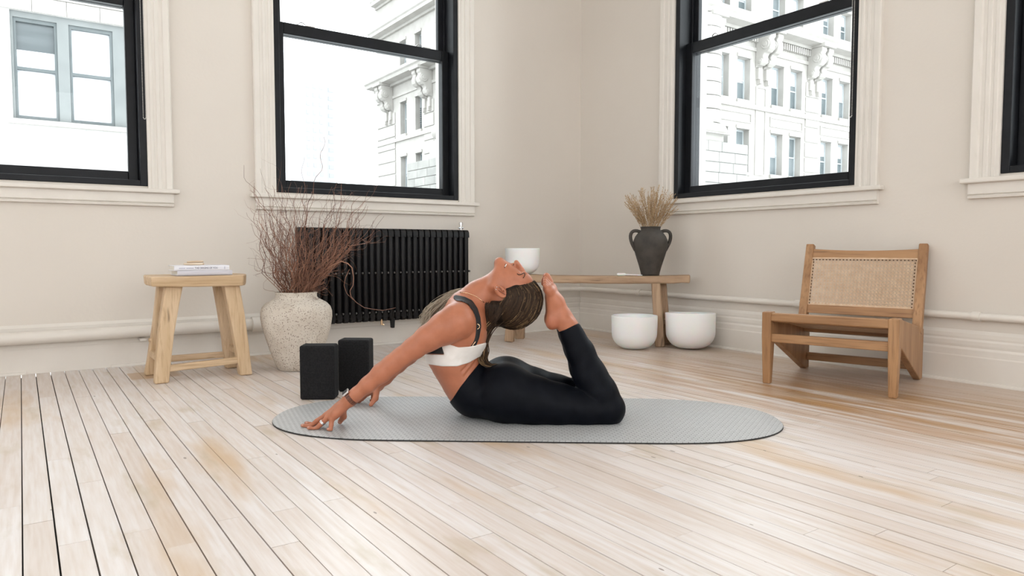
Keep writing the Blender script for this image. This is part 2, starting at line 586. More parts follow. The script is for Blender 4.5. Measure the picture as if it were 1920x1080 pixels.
# quarter-round shoe strips, with the missing length on the left
SH = [(0.020, 0.0), (0.031, 0.0), (0.0305, 0.006), (0.027, 0.012), (0.020, 0.014)]
t1 = MB()
for (a0, a1) in ((0.36, 1.9), (1.9, RX1 - .03), (RX0, 0.005)):
    t1.prism(SH, lambda a, b: (a0, RY1 - a, b), lambda a, b: (a1, RY1 - a, b))
struct(t1.build('trim_1', M['trim']))
struct(MB().prism(SH, lambda a, b: (RX1 - a, RY0, b), lambda a, b: (RX1 - a, RY1 - .03, b)).build('trim_2', M['trim']))

# ------------------------------------------------------------------ windows
def window(num, fn, a, b, chain=None, label='', full=True):
    """fn(u, d, z): u along the wall, d into the room (negative = outwards), a<b the frame edges along u"""
    root = struct(empty('window_%d' % num, fn((a + b) / 2, 0, WZ0)))
    root['label'] = label
    loc = root.location.copy()
    def bx(mb, u0, u1, d0, d1, z0, z1):
        p = fn(u0, d0, z0); q = fn(u1, d1, z1)
        mb.bb(*[v for k in range(3) for v in (p[k] - loc[k], q[k] - loc[k])])
    def ln(u, d, z):
        p = fn(u, d, z); return (p[0] - loc[0], p[1] - loc[1], p[2] - loc[2])
    # black box frame with jambs
    m = MB()
    FW = 0.034
    bx(m, a, a + FW, -0.20, 0.006, WZ0, WZ1); bx(m, b - FW, b, -0.20, 0.006, WZ0, WZ1)
    bx(m, a + FW, b - FW, -0.20, 0.006, WZ0, WZ0 + 0.03); bx(m, a + FW, b - FW, -0.20, 0.006, WZ1 - 0.04, WZ1)
    bx(m, a + FW, a + FW + .014, -0.115, -0.099, WZ0 + .03, WZ1 - .04); bx(m, b - FW - .014, b - FW, -0.115, -0.099, WZ0 + .03, WZ1 - .04)
    m.build('frame', M['black'], root, bevel=0.003)
    g = 0.080
    zr0, zr1 = 1.846, 1.912
    def sash(name, d0, d1, z0, z1, zg0, zg1):
        s = MB()
        u0, u1 = a + FW, b - FW
        bx(s, u0, a + g, d0, d1, z0, z1); bx(s, b - g, u1, d0, d1, z0, z1)
        bx(s, a + g, b - g, d0, d1, z0, zg0); bx(s, a + g, b - g, d0, d1, zg1, z1)
        so = s.build(name, M['black'], root, bevel=0.004)
        p = MB()
        dm = (d0 + d1) / 2
        bx(p, a + g - .008, b - g + .008, dm - .003, dm + .003, zg0 - .008, zg1 + .008)
        p.build('pane', M['glass'], so)
        return so
    lo = sash('lower_sash', -0.098, -0.062, WZ0 + .03, zr1, 1.003, zr0)
    up = sash('upper_sash', -0.152, -0.116, zr0 + .004, WZ1 - .04, zr1 - .004, WZ1 - .10)
    # little sash lifts on the meeting rail
    for q in (0.16, 0.80):
        u = a + (b - a) * q
        m = MB()
        pts = [ln(u - .028 + .056 * k / 8, -0.080, zr1 + 0.020 * math.sin(math.pi * k / 8)) for k in range(9)]
        m.tube(pts, 0.0028, 6)
        bx(m, u + .02, u + .075, -0.092, -0.068, zr1, zr1 + .006)
        m.build('sash_lock', M['chrome'], lo, smooth=True)
    # painted casing boards: flat with fluted steps
    CW = 0.118
    for side in (0, 1):
        m = MB()
        e = a if side == 0 else b
        s = -1 if side == 0 else 1
        prof = [(-0.0, 0), (-0.0, 0.016), (0.014, 0.016), (0.018, 0.021), (0.030, 0.021), (0.034, 0.017), (0.044, 0.017), (0.048, 0.022),
                (0.062, 0.022), (0.066, 0.018), (0.080, 0.018), (0.086, 0.026), (0.112, 0.028), (CW, 0.022), (CW, 0)]
        m.prism(prof, lambda p, q: ln(e + s * p, q, 0.912), lambda p, q: ln(e + s * p, q, WZ1 + CW))
        m.build('casing', M['trim'], root)
    m = MB()
    prof = [(0, 0), (0, 0.016), (0.018, 0.021), (0.034, 0.017), (0.048, 0.022), (0.066, 0.018), (0.086, 0.026), (CW, 0.024), (CW, 0)]
    m.prism(prof, lambda p, q: ln(a, q, WZ1 + p), lambda p, q: ln(b, q, WZ1 + p))
    m.build('casing', M['trim'], root)
    # stool (sill) and apron
    m = MB()
    bx(m, a - CW - .028, b + CW + .028, 0, 0.046, 0.890, 0.912)
    m.build('sill', M['trim'], root, bevel=0.006, seg=3)
    m = MB()
    ap = [(0, 0.890), (0.022, 0.890), (0.022, 0.846), (0.026, 0.842), (0.018, 0.838), (0.026, 0.832), (0.024, 0.824), (0, 0.822)]
    m.prism(ap, lambda p, q: ln(a - CW, p, q), lambda p, q: ln(b + CW, p, q))
    m.build('apron', M['trim'], root)
    if chain:
        u, zb = chain
        bead = MB()
        z = zb
        k = 0
        while z < WZ1 - .05:
            for du in (-0.006, 0.006):
                bead.ball(ln(u + du, 0.020, z), 0.0023, 6, 4)
            z += 0.0075
        for k in range(5):
            an = math.pi * (k + .5) / 5
            bead.ball(ln(u + 0.006 * math.cos(an), 0.020, zb - 0.009 * math.sin(an)), 0.0023, 6, 4)
        bead.build('blind_chain', M['bead'], root, smooth='all')
    return root
M['bead'] = mk('blind_bead', (0.62, 0.60, 0.56), rough=0.35)
fL = lambda u, d, z: (u, RY1 - d, z)
fR = lambda u, d, z: (RX1 - d, u, z)
window(1, fL, *WIN_L[0], chain=(0.545, 1.275), label='black sash window above the wooden stool')
window(2, fL, *WIN_L[1], label='black sash window above the radiator')
window(3, fR, *WIN_R[0], chain=(1.975, 1.275), label='black sash window left of the cane chair')
window(4, fR, *WIN_R[1], label='black sash window cut off by the right edge')
# plain frames of the windows behind the camera
for k, (x, q) in enumerate(REAR):
    m = MB()
    for (p, r) in ((x - q / 2, x - q / 2 + .06), (x + q / 2 - .06, x + q / 2)):
        m.bb(p, r, RY0 - .14, RY0 - .08, WZ0, WZ1)
    for (p, r) in ((WZ0, WZ0 + .06), (1.86, 1.92), (WZ1 - .06, WZ1)):
        m.bb(x - q / 2 + .06, x + q / 2 - .06, RY0 - .14, RY0 - .08, p, r)
    struct(m.build('window_%d' % (5 + k), M['black']))
for k, (y, q) in enumerate(SIDE):
    m = MB()
    for (p, r) in ((y - q / 2, y - q / 2 + .06), (y + q / 2 - .06, y + q / 2)):
        m.bb(RX0 - .14, RX0 - .08, p, r, WZ0, WZ1)
    for (p, r) in ((WZ0, WZ0 + .06), (1.86, 1.92), (WZ1 - .06, WZ1)):
        m.bb(RX0 - .14, RX0 - .08, y - q / 2 + .06, y + q / 2 - .06, p, r)
    struct(m.build('window_%d' % (8 + k), M['black']))

# ------------------------------------------------------------------ heating pipes
pl = thing('heating_pipe', 'thick cream-painted heating pipe along the wall behind the wooden stool', 'pipe', (0.3, 4.035, 0.175))
m = MB(); m.tube([(RX0 - .3 + .02, 0, 0), (0.87, 0, 0.006)], 0.031, 16)
m.build('pipe', M['trim'], pl, smooth=True)
m = MB(); m.tube([(0.745, 0, 0.005), (0.80, 0, 0.005)], 0.042, 16)
m.tube([(0.80, 0, 0.005), (0.83, 0, 0.005)], [0.038, 0.032], 16)
m.build('coupling', M['trim'], pl, smooth=True)
for x in (-0.9, 0.2, 0.62):
    m = MB()
    m.bb(x - .012, x + .012, -0.034, 0.055, -0.042, -0.031)
    m.bb(x - .012, x + .012, 0.034, 0.044, -0.042, 0.03)
    m.build('bracket', M['trim'], pl)
pr = thing('heating_pipe', 'thin cream-painted heating pipe bending round the corner behind the bench', 'pipe', (3.454, 3.985, 0.303))
m = MB()
pts = [(-0.99, 0.055, -.004), (-0.10, 0.055, 0)]
for k in range(1, 7):
    an = D90 * k / 6
    pts.append((-0.10 + 0.10 * math.sin(an), 0.055 - 0.10 * (1 - math.cos(an)), 0))
pts += [(0, -3.0, 0.0), (0, -7.3, 0.0)]
m.tube(pts, 0.0165, 14)
m.build('pipe', M['trim'], pr, smooth=True)
for y in (-0.55, -1.75, -2.62):
    m = MB(); m.tube([(0, y - .016, 0), (0, y + .016, 0)], 0.0215, 14)
    m.bb(-.004, .030, y - .006, y + .006, -0.004, 0.004)
    m.build('coupling', M['trim'], pr, smooth=True)

# ------------------------------------------------------------------ radiator
RADX0, RADX1 = 1.305, 2.43
NS = 27
rp = (RADX1 - RADX0) / NS
rad = thing('radiator', 'black cast-iron column radiator under the middle window', 'radiator', ((RADX0 + RADX1) / 2, 4.02, 0.10))
sec = MB()
zb, zt = 0.06, 0.625           # local heights (root at z=.10)
for (y, r) in ((-0.036, 0.0155), (0.004, 0.0145), (0.042, 0.0155)):
    pts = [(0, y, zb + .012), (0, y, zb + .03), (0, y, zt - .04), (0, y, zt - .012)]
    sec.tube(pts, [r * .55, r, r, r * .55], 10)
for z in (zb + .035, zt - .035):                  # hubs and rounded heads
    sec.tube([(0, -0.045, z), (0, 0.050, z)], 0.0185, 10)
    sec.tube([(-rp / 2, -0.036 if 0 else 0.0, z), (rp / 2, 0.0, z)], 0.021, 10)
sec.prism([(-0.052, zt - .05), (-0.050, zt - .018), (-0.040, zt - .004), (-0.025, zt), (0.035, zt), (0.052, zt - .008), (0.055, zt - .05)],
          lambda a, b: (-0.0165, a, b), lambda a, b: (0.0165, a, b))
sec.prism([(-0.050, zb + .05), (-0.048, zb + .012), (-0.036, zb), (0.036, zb), (0.052, zb + .012), (0.055, zb + .05)],
          lambda a, b: (-0.013, a, b), lambda a, b: (0.013, a, b))
for z in (0.115, 0.355):
    sec.tube([(-rp / 2, -0.036, z), (rp / 2, -0.036, z)], 0.007, 6)
sme = sec.mesh('section'); sme.materials.append(M['radiator'])
bolts = MB()
for k in range(NS):
    for z in (0.115, 0.355):
        bolts.ball((-(RADX1 - RADX0) / 2 + rp * (k + 1), -0.047, z), (0.005, 0.007, 0.007), 8, 5)
M['bolt'] = mk('bolt_highlight_grey', (0.16, 0.155, 0.15), rough=0.4, metal=0.6)  # lighter than the radiator: the bolts' highlights are put into the colour
bolts.build('section_bolts', M['bolt'], rad, smooth='all')['kind'] = 'stuff'
for k in range(NS):
    o = link('section', sme, rad, smooth=(k == 0))
    o.location = (-(RADX1 - RADX0) / 2 + rp * (k + .5), 0, 0)
m = MB()
m.tube([(0.52, -0.01, 0.62), (0.52, -0.01, 0.66)], 0.008, 10)
m.tube([(0.52, -0.01, 0.655), (0.52, -0.01, 0.675)], 0.013, 10)
m.tube([(0.50, -0.01, 0.638), (0.535, -0.01, 0.638)], 0.006, 8)
m.build('air_valve', M['chrome'], rad, smooth=True)
m = MB(); m.bar((0.012, -0.03, 0.075), (0.012, -0.03, 0.012), 0.026, 0.03, 0.020, 0.026)
m.build('foot', M['radiator'], rad, bevel=0.004)
for x in (-0.45, 0.45):
    m = MB(); m.bb(x - .02, x + .02, 0.04, 0.074, 0.40, 0.44); m.bb(x - .02, x + .02, 0.066, 0.074, 0.30, 0.48)
    m.build('wall_bracket', M['radiator'], rad)
m = MB().tube([(-0.06, -0.03, 0.07), (-0.06, -0.03, 0.035)], 0.008, 8)
m.tube([(-0.06, -0.03, 0.04), (-0.045, -0.03, 0.034)], 0.005, 8)
m.build('drain_valve', M['gold'], rad, smooth=True)

# ------------------------------------------------------------------ wooden stool
st = thing('wooden_stool', 'rustic pale wooden stool with splayed legs carrying two books', 'stool', (0.68, 3.60, 0))
seat = MB()
poly = [(-0.212, -0.150), (-0.03, -0.158), (0.182, -0.152), (0.205, -0.10), (0.235, 0.01), (0.232, 0.10), (0.222, 0.135), (0.05, 0.145), (-0.205, 0.14), (-0.216, 0.02)]
seat.prism(poly, lambda a, b: (a * .985, b * .975, 0.430 + 0.004 * math.sin(a * 22)), lambda a, b: (a, b, 0.478 + 0.002 * math.sin(a * 15)))
seat.build('seat', M['raw_wood_x'], st, bevel=0.007, seg=3)
legs = [((-0.180, -0.130), (-0.112, -0.085)), ((0.185, -0.125), (0.135, -0.085)), ((-0.185, 0.130), (-0.118, 0.085)), ((0.180, 0.122), (0.128, 0.085))]
for k, (bt, tp) in enumerate(legs):
    m = MB()
    n = 6
    for q in range(1):
        a = Vector((bt[0], bt[1], 0.0)); b = Vector((tp[0], tp[1], 0.435))
        wob = Vector((random.uniform(-.006, .006), random.uniform(-.006, .006), 0))
        ring = []
        for j in range(n + 1):
            t = j / n
            c = a.lerp(b, t) + wob * math.sin(math.pi * t)
            wx = 0.058 + 0.014 * t + random.uniform(-.002, .002)
            wy = 0.052 + 0.010 * t + random.uniform(-.002, .002)
            ring.append([(c.x + sx * wx / 2, c.y + sy * wy / 2, c.z) for (sx, sy) in ((-1, -1), (1, -1), (1, 1), (-1, 1))])
        vs = [p for r in ring for p in r]
        fs = [(3, 2, 1, 0), tuple(n * 4 + i_ for i_ in range(4))]
        for j in range(n):
            for i_ in range(4):
                fs.append((j * 4 + i_, j * 4 + (i_ + 1) % 4, j * 4 + 4 + (i_ + 1) % 4, j * 4 + 4 + i_))
        m.add(vs, fs)
    m.build('leg', M['raw_wood'], st, bevel=0.007, seg=2)
for (a, b, h) in (((-0.155, -0.125, 0.062), (0.165, -0.120, 0.072), 0.030), ((-0.155, 0.125, 0.070), (0.160, 0.118, 0.070), 0.030),
                  ((-0.178, -0.10, 0.105), (-0.180, 0.10, 0.105), 0.032), ((0.178, -0.10, 0.105), (0.176, 0.10, 0.105), 0.032)):
    m = MB(); m.bar(a, b, 0.026, h, up=(0, 0, 1))
    m.build('stretcher', M['raw_wood_x'], st, bevel=0.005)
for (x, z) in ((0.168, 0.165), (-0.165, 0.17)):
    m = MB(); m.tube([(x - .03, 0.10, z), (x + .03, 0.10, z)], 0.009, 8)
    m.build('peg', M['raw_wood'], st, smooth=True)

# ------------------------------------------------------------------ books on the stool
def text_mesh(txt, size, name):
    cu = bpy.data.curves.new(name, 'FONT')
    cu.body = txt
    cu.size = size
    cu.extrude = 0.0002
    cu.align_y = 'CENTER'
    o = bpy.data.objects.new(name, cu)
    C.objects.link(o)
    dg = bpy.context.evaluated_depsgraph_get()
    me = bpy.data.meshes.new_from_object(o.evaluated_get(dg))
    bpy.data.objects.remove(o)
    return me
def book(label, loc, rz, L, Wd, T, cov, title=None):
    r = thing('book', label, 'book', loc, rz, 'books on the stool')
    # local: spine along x at y=0, pages towards +y
    m = MB()
    m.bb(0, L, 0, Wd, 0, 0.0022); m.bb(0, L, 0, Wd, T - 0.0022, T)
    m.prism([(0.0035, 0), (0, T * .25), (0, T * .75), (0.0035, T), (0.006, T), (0.006, 0)], lambda a, b: (0, a - .003, b), lambda a, b: (L, a - .003, b))
    m.build('cover', cov, r)
    MB().bb(0.004, L - .004, 0.003, Wd - .004, 0.0022, T - 0.0022).build('pages', M['paper'], r)
    if title:
        me = text_mesh(title, 0.0125, 'spine_title')
        me.materials.append(M['ink'])
        o = link('spine_title', me, r)
        xs = [v.co.x for v in me.vertices]
        o.rotation_euler = (D90, 0, 0)
        k = 0.098 / (max(xs) - min(xs))
        o.scale = (k, 0.95, 1)
        o.location = (0.086, -0.0034, T / 2)
        mm = MB()
        x = 0.020
        for wd in (0.0035, 0.0025, 0.004, 0.003, 0.0035, 0.003, 0, 0.004, 0.003, 0.0035, 0.003, 0.0025, 0.003, 0.0035):
            if wd:
                mm.bb(x, x + wd, -0.0036, -0.003, T / 2 - 0.0022, T / 2 + 0.0018)
            x += wd + 0.0012 if wd else 0.004
        mm.build('spine_lettering', M['ink_grey'], r)
        mm = MB(); mm.bb(L - .022, L - .019, -0.0036, -0.003, T / 2 - 0.006, T / 2 + 0.006)
        mm.build('spine_mark', M['ink_grey'], r)
    return r
book('lilac-grey hardcover book lying directly on the wooden stool', (0.578, 3.468, 0.4795), math.radians(1.0), 0.238, 0.160, 0.0215, M['cover_grey'])
book('white hardcover book with dark spine lettering lying on top of the grey one', (0.566, 3.472, 0.5012), math.radians(-0.5), 0.236, 0.160, 0.0235, M['cover_white'], 'THE ORIGINS OF YOU')
ps = thing('wood_chip_bundle', 'small bundle of pale wood sticks lying on the white book', 'sticks', (0.66, 3.53, 0.5250))
M['chip'] = mk('pale_stick', (0.60, 0.43, 0.28), (0.78, 0.66, 0.52), scale=30, stretch=(.2, 1, 1), rough=0.8, bump=0.2)
random.seed(3)
for (y, z, x0, x1, s) in ((-0.012, 0.006, -0.045, 0.035, .012), (0.004, 0.006, -0.040, 0.045, .011), (-0.004, 0.016, -0.03, 0.03, .009), (0.006, 0.017, 0.0, 0.042, .010)):
    m = MB()
    pts = [(x0 + (x1 - x0) * k / 5, y + random.uniform(-.001, .001), z + random.uniform(-.0006, .0006)) for k in range(6)]
    m.tube(pts, [s * .40] + [s * .5] * 4 + [s * .42], 5)
    m.build('stick', M['chip'], ps)

# ------------------------------------------------------------------ speckled planter and willow
PD = 3.51
pc = at(558, 690, PD); pc.z = 0
kpx = PD / F
def zy(y, d): return pix(960, y, d).z
plant = thing('planter', 'tall speckled cream clay planter with narrow neck beside the radiator', 'planter', pc)
prof = [(0.0, 0.0), (0.088, 0.0), (0.095, 0.006)]
for (hw, y) in ((42, 676), (50, 652), (57, 630), (62.5, 610), (65, 594), (64.8, 584), (62, 575), (55, 567.5), (46, 562.5), (40, 559.5), (37.5, 556), (37.3, 551), (38.5, 548)):
    prof.append((hw * kpx, zy(y, PD)))
rimz = prof[-1][1]
prof += [(prof[-1][0] - .004, rimz + .003), (prof[-1][0] - .011, rimz), (0.085, rimz - .03), (0.14, rimz - .08), (0.15, rimz - .12), (0.08, 0.03), (0.0, 0.02)]
m = MB(); m.lathe(prof, 64)
m.build('pot', M['speckle'], plant, smooth='all')

def branch_path(p0, d0, length, n, curl, rnd, target=None):
    p = Vector(p0); d = Vector(d0).normalized()
    pts = [p.copy()]
    ph1, ph2 = rnd.uniform(0, 6.28), rnd.uniform(0, 6.28)
    fr = rnd.uniform(0.8, 1.5)
    side = d.orthogonal().normalized()
    oth = d.cross(side)
    for k in range(n):
        s = k / n * length
        kick = side * math.sin(ph1 + s * 26 * fr) + oth * math.sin(ph2 + s * 33 * fr)
        d = (d + kick * curl + Vector((rnd.gauss(0, 1), rnd.gauss(0, 1), rnd.gauss(0, 1))) * curl * .55)
        if target is not None:
            if (target - p).length < .05: break
            d = d.normalized() * .9 + (target - p).normalized() * (.26 + .35 * k / n)
        d.normalize()
        p = p + d * (length / n)
        pts.append(p.copy())
    return pts
willow = thing('willow_branches', 'bundle of curly red-brown willow branches standing in the speckled planter', 'branches', (pc.x, pc.y, rimz - .06))
rnd = random.Random(12)
RY = Matrix.Rotation(-YAW, 3, 'Z')
def loc_px(px, py, d):
    p = at(px, py, d); return Vector((p.x - pc.x, p.y - pc.y, p.z - rimz + .06))
tips = []
for k in range(128):
    # fan of tip positions as seen from the front; denser in the middle, some leaning right
    u = rnd.random()
    if u < .44:
        tx = rnd.uniform(462, 655); ty = rnd.uniform(318, 410) + abs(tx - 540) * .12
    elif u < .74:
        tx = rnd.uniform(620, 730); ty = 385 + (tx - 640) * .35 + rnd.uniform(-45, 60)
    elif u < .86:
        tx = rnd.uniform(452, 540); ty = rnd.uniform(330, 470)
    else:
        tx = rnd.uniform(520, 660); ty = rnd.uniform(400, 480)
    tips.append((tx, ty, PD + rnd.uniform(-.18, .14)))
tips += [(449, 292, PD - .02), (606, 246, PD), (575, 283, PD + .02), (640, 300, PD - .05), (486, 300, PD), (720, 318, PD + .02), (700, 345, PD), (528, 290, PD + .05), (722, 392, PD - .03), (735, 437, PD - .05), (712, 470, PD)]
for (tx, ty, td) in tips:
    t = loc_px(tx, ty, td)
    a = rnd.uniform(0, 6.28); r0 = rnd.uniform(0, .072)
    p0 = Vector((r0 * math.cos(a), r0 * math.sin(a), -0.16))
    # rest inside the neck then fan out
    d0 = Vector(((t.x - p0.x) * .6, (t.y - p0.y) * .6, 0.42))
    Ln = (t - p0).length * 1.7
    n = max(12, int(Ln / .022))
    pts = branch_path(p0, d0, Ln, n, 0.30, rnd, t)
    # keep the lower part inside the neck of the pot
    for q in pts:
        if q.z < 0.30:
            h = math.hypot(q.x, q.y)
            lim = 0.074 + max(0.0, q.z - 0.065) * 0.95
            if h > lim:
                q.x *= lim / h; q.y *= lim / h
    r_ = rnd.uniform(0.0017, 0.0030)
    m = MB()
    m.tube(pts, [r_ * (1 - .75 * (k / (len(pts) - 1))) for k in range(len(pts))], 5)
    for tw in range(rnd.randint(3, 6)):
        n = len(pts) - 1
        j = rnd.randint(int(n * .32), n - 3)
        d = (pts[j + 1] - pts[j]).normalized() + Vector((rnd.gauss(0, .55), rnd.gauss(0, .45), rnd.gauss(.15, .35)))
        l = rnd.uniform(.06, .19)
        tp = branch_path(pts[j], d, l, max(6, int(l / .016)), 0.34, rnd)
        ok = min(q.z for q in tp) > -0.02 and max((RY.transposed() @ q).y for q in tp) < 0.40
        if ok:
            rr = r_ * (1 - .75 * j / n) * .75
            m.tube(tp, [rr * (1 - .7 * (q / (len(tp) - 1))) for q in range(len(tp))], 4)
    m.build('branch', M['twig'], willow, smooth='all', fix=False)
# the drooping branch on the right
m = MB()
dr = [(590, 520), (622, 498), (640, 490), (652, 494), (660, 502), (663, 520), (662, 535), (656, 545), (658, 556), (668, 567), (683, 577), (700, 580), (718, 582), (733, 579), (742, 577)]
pts = [loc_px(x, y, PD - .06 - .08 * k / 14) for k, (x, y) in enumerate(dr)]
m.tube([Vector((0.02, -.02, -.02))] + pts, [0.0032] + [0.0030 - .0018 * k / 14 for k in range(15)], 5)
dr2 = [(655, 505), (648, 520), (645, 535), (650, 550), (660, 560), (672, 570)]
m.tube([loc_px(x, y, PD - .09) for (x, y) in dr2], [0.0016, .0016, .0015, .0013, .0012, .001], 4)
m.build('branch', M['twig'], willow, smooth='all', fix=False)

# ------------------------------------------------------------------ yoga blocks
def block(name, label, px0, px1, d, h, depth, rz):
    a = at(px0, 700, d); b = at(px1, 700, d)
    c = (a + b) / 2
    w_ = (b - a).length
    fw = Vector((sY, cY, 0))
    o = thing(name, label, 'yoga block', (c.x + fw.x * depth / 2, c.y + fw.y * depth / 2, 0), -YAW + rz, 'yoga blocks behind the mat')
    MB().bb(-w_ / 2, w_ / 2, -depth / 2, depth / 2, 0, h).build('foam_body', M['foam'], o, bevel=0.009, seg=4)
    return o
block('yoga_block', 'black foam yoga block standing nearer the mat, left one of two', 561, 626, 2.775, 0.217, 0.083, math.radians(2))
block('yoga_block', 'black foam yoga block standing behind, right one of two', 634, 693, 2.93, 0.220, 0.086, math.radians(-3))

# ------------------------------------------------------------------ yoga mat
def mat_material():
    m = mk('grey_rubber_mat', (0.455, 0.46, 0.46), (0.495, 0.50, 0.50), scale=60, rough=0.42, bump=0.0)
    nt = m.node_tree; N = nt.nodes; L = nt.links
    b = N['Principled BSDF']
    src = b.inputs['Base Color'].links[0].from_socket
    tc = N.new('ShaderNodeTexCoord')
    mp = N.new('ShaderNodeMapping'); L.new(tc.outputs['Object'], mp.inputs[0])
    sep = N.new('ShaderNodeSeparateXYZ'); L.new(mp.outputs[0], sep.inputs[0])
    def mt(op, a, c=None, d=None):
        x = N.new('ShaderNodeMath'); x.operation = op
        for i_, s in enumerate((a, c, d)):
            if s is None: continue
            if isinstance(s, (int, float)): x.inputs[i_].default_value = s
            else: L.new(s, x.inputs[i_])
        return x.outputs[0]
    P = 0.018
    row = mt('FLOOR', mt('DIVIDE', sep.outputs[1], P))
    fy = mt('FRACT', mt('DIVIDE', sep.outputs[1], P))
    odd = mt('MODULO', mt('ABSOLUTE', row), 2.0)
    xs = mt('ADD', mt('DIVIDE', sep.outputs[0], P), mt('MULTIPLY', odd, 0.5))
    fx = mt('FRACT', xs)
    # zig-zag dashes: |fx-.5 - slant| small, only part of the cell height
    z1 = mt('ABSOLUTE', mt('SUBTRACT', mt('SUBTRACT', fx, 0.5), mt('MULTIPLY', mt('SUBTRACT', fy, 0.5), 0.25)))
    a1 = mt('LESS_THAN', z1, 0.055)
    a2 = mt('LESS_THAN', mt('ABSOLUTE', mt('SUBTRACT', fy, 0.5)), 0.36)
    h1 = mt('LESS_THAN', mt('ABSOLUTE', mt('SUBTRACT', fy, 0.86)), 0.05)
    h2 = mt('LESS_THAN', mt('ABSOLUTE', mt('SUBTRACT', fx, 0.30)), 0.22)
    mask = mt('MAXIMUM', mt('MULTIPLY', a1, a2), mt('MULTIPLY', h1, h2))
    mx = N.new('ShaderNodeMix'); mx.data_type = 'RGBA'
    L.new(mt('MULTIPLY', mask, 0.75), mx.inputs['Factor']); L.new(src, mx.inputs['A']); mx.inputs['B'].default_value = (0.10, 0.10, 0.10, 1)
    L.new(mx.outputs['Result'], b.inputs['Base Color'])
    bp = N.new('ShaderNodeBump'); bp.inputs['Strength'].default_value = 0.5; bp.inputs['Distance'].default_value = -0.002
    L.new(mask, bp.inputs['Height']); L.new(bp.outputs[0], b.inputs['Normal'])
    return m
M['mat_top'] = mat_material()
M['mat_base'] = mk('dark_rubber', (0.018, 0.017, 0.017), rough=0.7)
ma = Vector((0.722, 2.502, 0)); mb_ = Vector((2.129, 1.428, 0))
mc = (ma + mb_) / 2
fw = Vector((sY, cY, 0))
mat_o = thing('yoga_mat', 'grey oval yoga mat with dark underside lying on the floor', 'yoga mat', (mc.x + fw.x * 0.048, mc.y + fw.y * 0.048, 0), math.atan2(mb_.y - ma.y, mb_.x - ma.x))
ML, MWd, ME = 1.775, 0.640, 0.46
def mat_outline(off):
    out = []
    a = ML / 2 + off; w_ = MWd / 2 + off
    n = 40
    for s in (1, -1):
        for k in range(n + 1):
            t = -D90 + math.pi * k / n
            e = 2.25
            cx = abs(math.cos(t)) ** (2 / e); sx = math.copysign(abs(math.sin(t)) ** (2 / e), math.sin(t))
            out.append((s * (a - ME + ME * cx), s * w_ * sx))
    return out
MB().prism(mat_outline(0.001), lambda a, b: (a, b, 0.0002), lambda a, b: (a, b, 0.0034)).build('underside', M['mat_base'], mat_o)
MB().prism(mat_outline(0), lambda a, b: (a, b, 0.0034), lambda a, b: (a, b, 0.0060)).build('top_layer', M['mat_top'], mat_o, bevel=0.001, seg=1)

# ------------------------------------------------------------------ bench with jug and bowls
bu = Vector((0.647, -0.762, 0)).normalized()
bn = Vector((bu.y, -bu.x, 0)) * -1          # across the bench, towards the corner
bc = Vector((2.955, 3.385, 0))
ben = thing('bench', 'long rustic narrow wooden bench set across the corner of the room', 'bench', bc, math.atan2(bu.y, bu.x))
def bpos(px, z=0.44):
    """distance along the bench where its middle line is seen at column px"""
    lo, hi = -1.2, 1.0
    for _ in range(50):
        mid = (lo + hi) / 2
        q = bc + bu * mid
        if proj(q.x, q.y, z)[0] < px: lo = mid
        else: hi = mid
    return lo
x1 = bpos(1294) ; x0 = bpos(936)
rnd = random.Random(4)
m = MB()
n = 26
ring = []
for k in range(n + 1):
    x = x0 + (x1 - x0) * k / n
    hw = 0.082 + rnd.uniform(-.003, .003)
    zt_ = 0.441 - 0.010 * math.sin(math.pi * (k / n)) + rnd.uniform(-.001, .001)
    zb_ = zt_ - 0.046 + rnd.uniform(-.002, .002)
    ring.append([(x, -hw, zb_), (x, hw, zb_), (x, hw, zt_), (x, -hw, zt_)])
vs = [p for r in ring for p in r]
fs = [(0, 1, 2, 3), tuple(n * 4 + q for q in (3, 2, 1, 0))]
for j in range(n):
    for q in range(4):
        fs.append((j * 4 + q, j * 4 + (q + 1) % 4, j * 4 + 4 + (q + 1) % 4, j * 4 + 4 + q))
m.add(vs, fs)
m.build('seat', M['bench_wood'], ben, bevel=0.010, seg=3)
Rb = Matrix.Rotation(-math.atan2(bu.y, bu.x), 3, 'Z')
for (fx, fy) in ((2.585, 3.735), (2.735, 3.828), (3.216, 3.015), (3.335, 3.075)):
    q = Rb @ (Vector((fx, fy, 0)) - bc)
    m = MB()
    tx = q.x + (0.03 if q.x < 0 else -0.03)
    ty = math.copysign(0.045, q.y)
    m.bar((q.x, q.y, 0.0), (tx, ty, 0.402), 0.052, 0.060, 0.050, 0.055, up=(1, 0, 0))
    m.build('leg', M['bench_leg'] if 'bench_leg' in M else M['raw_wood'], ben, bevel=0.008, seg=3)
for sx in (-1, 1):
    q = [Rb @ (Vector(p) - bc) for p in (((2.585, 3.735, 0), (2.735, 3.828, 0)) if sx < 0 else ((3.216, 3.015, 0), (3.335, 3.075, 0)))]
    a = Vector((q[0].x, q[0].y * .9, 0.15)); b = Vector((q[1].x, q[1].y * .9, 0.15))
    m = MB(); m.bar(a, b, 0.03, 0.03, up=(0, 0, 1)); m.build('stretcher', M['raw_wood'], ben, bevel=0.004)

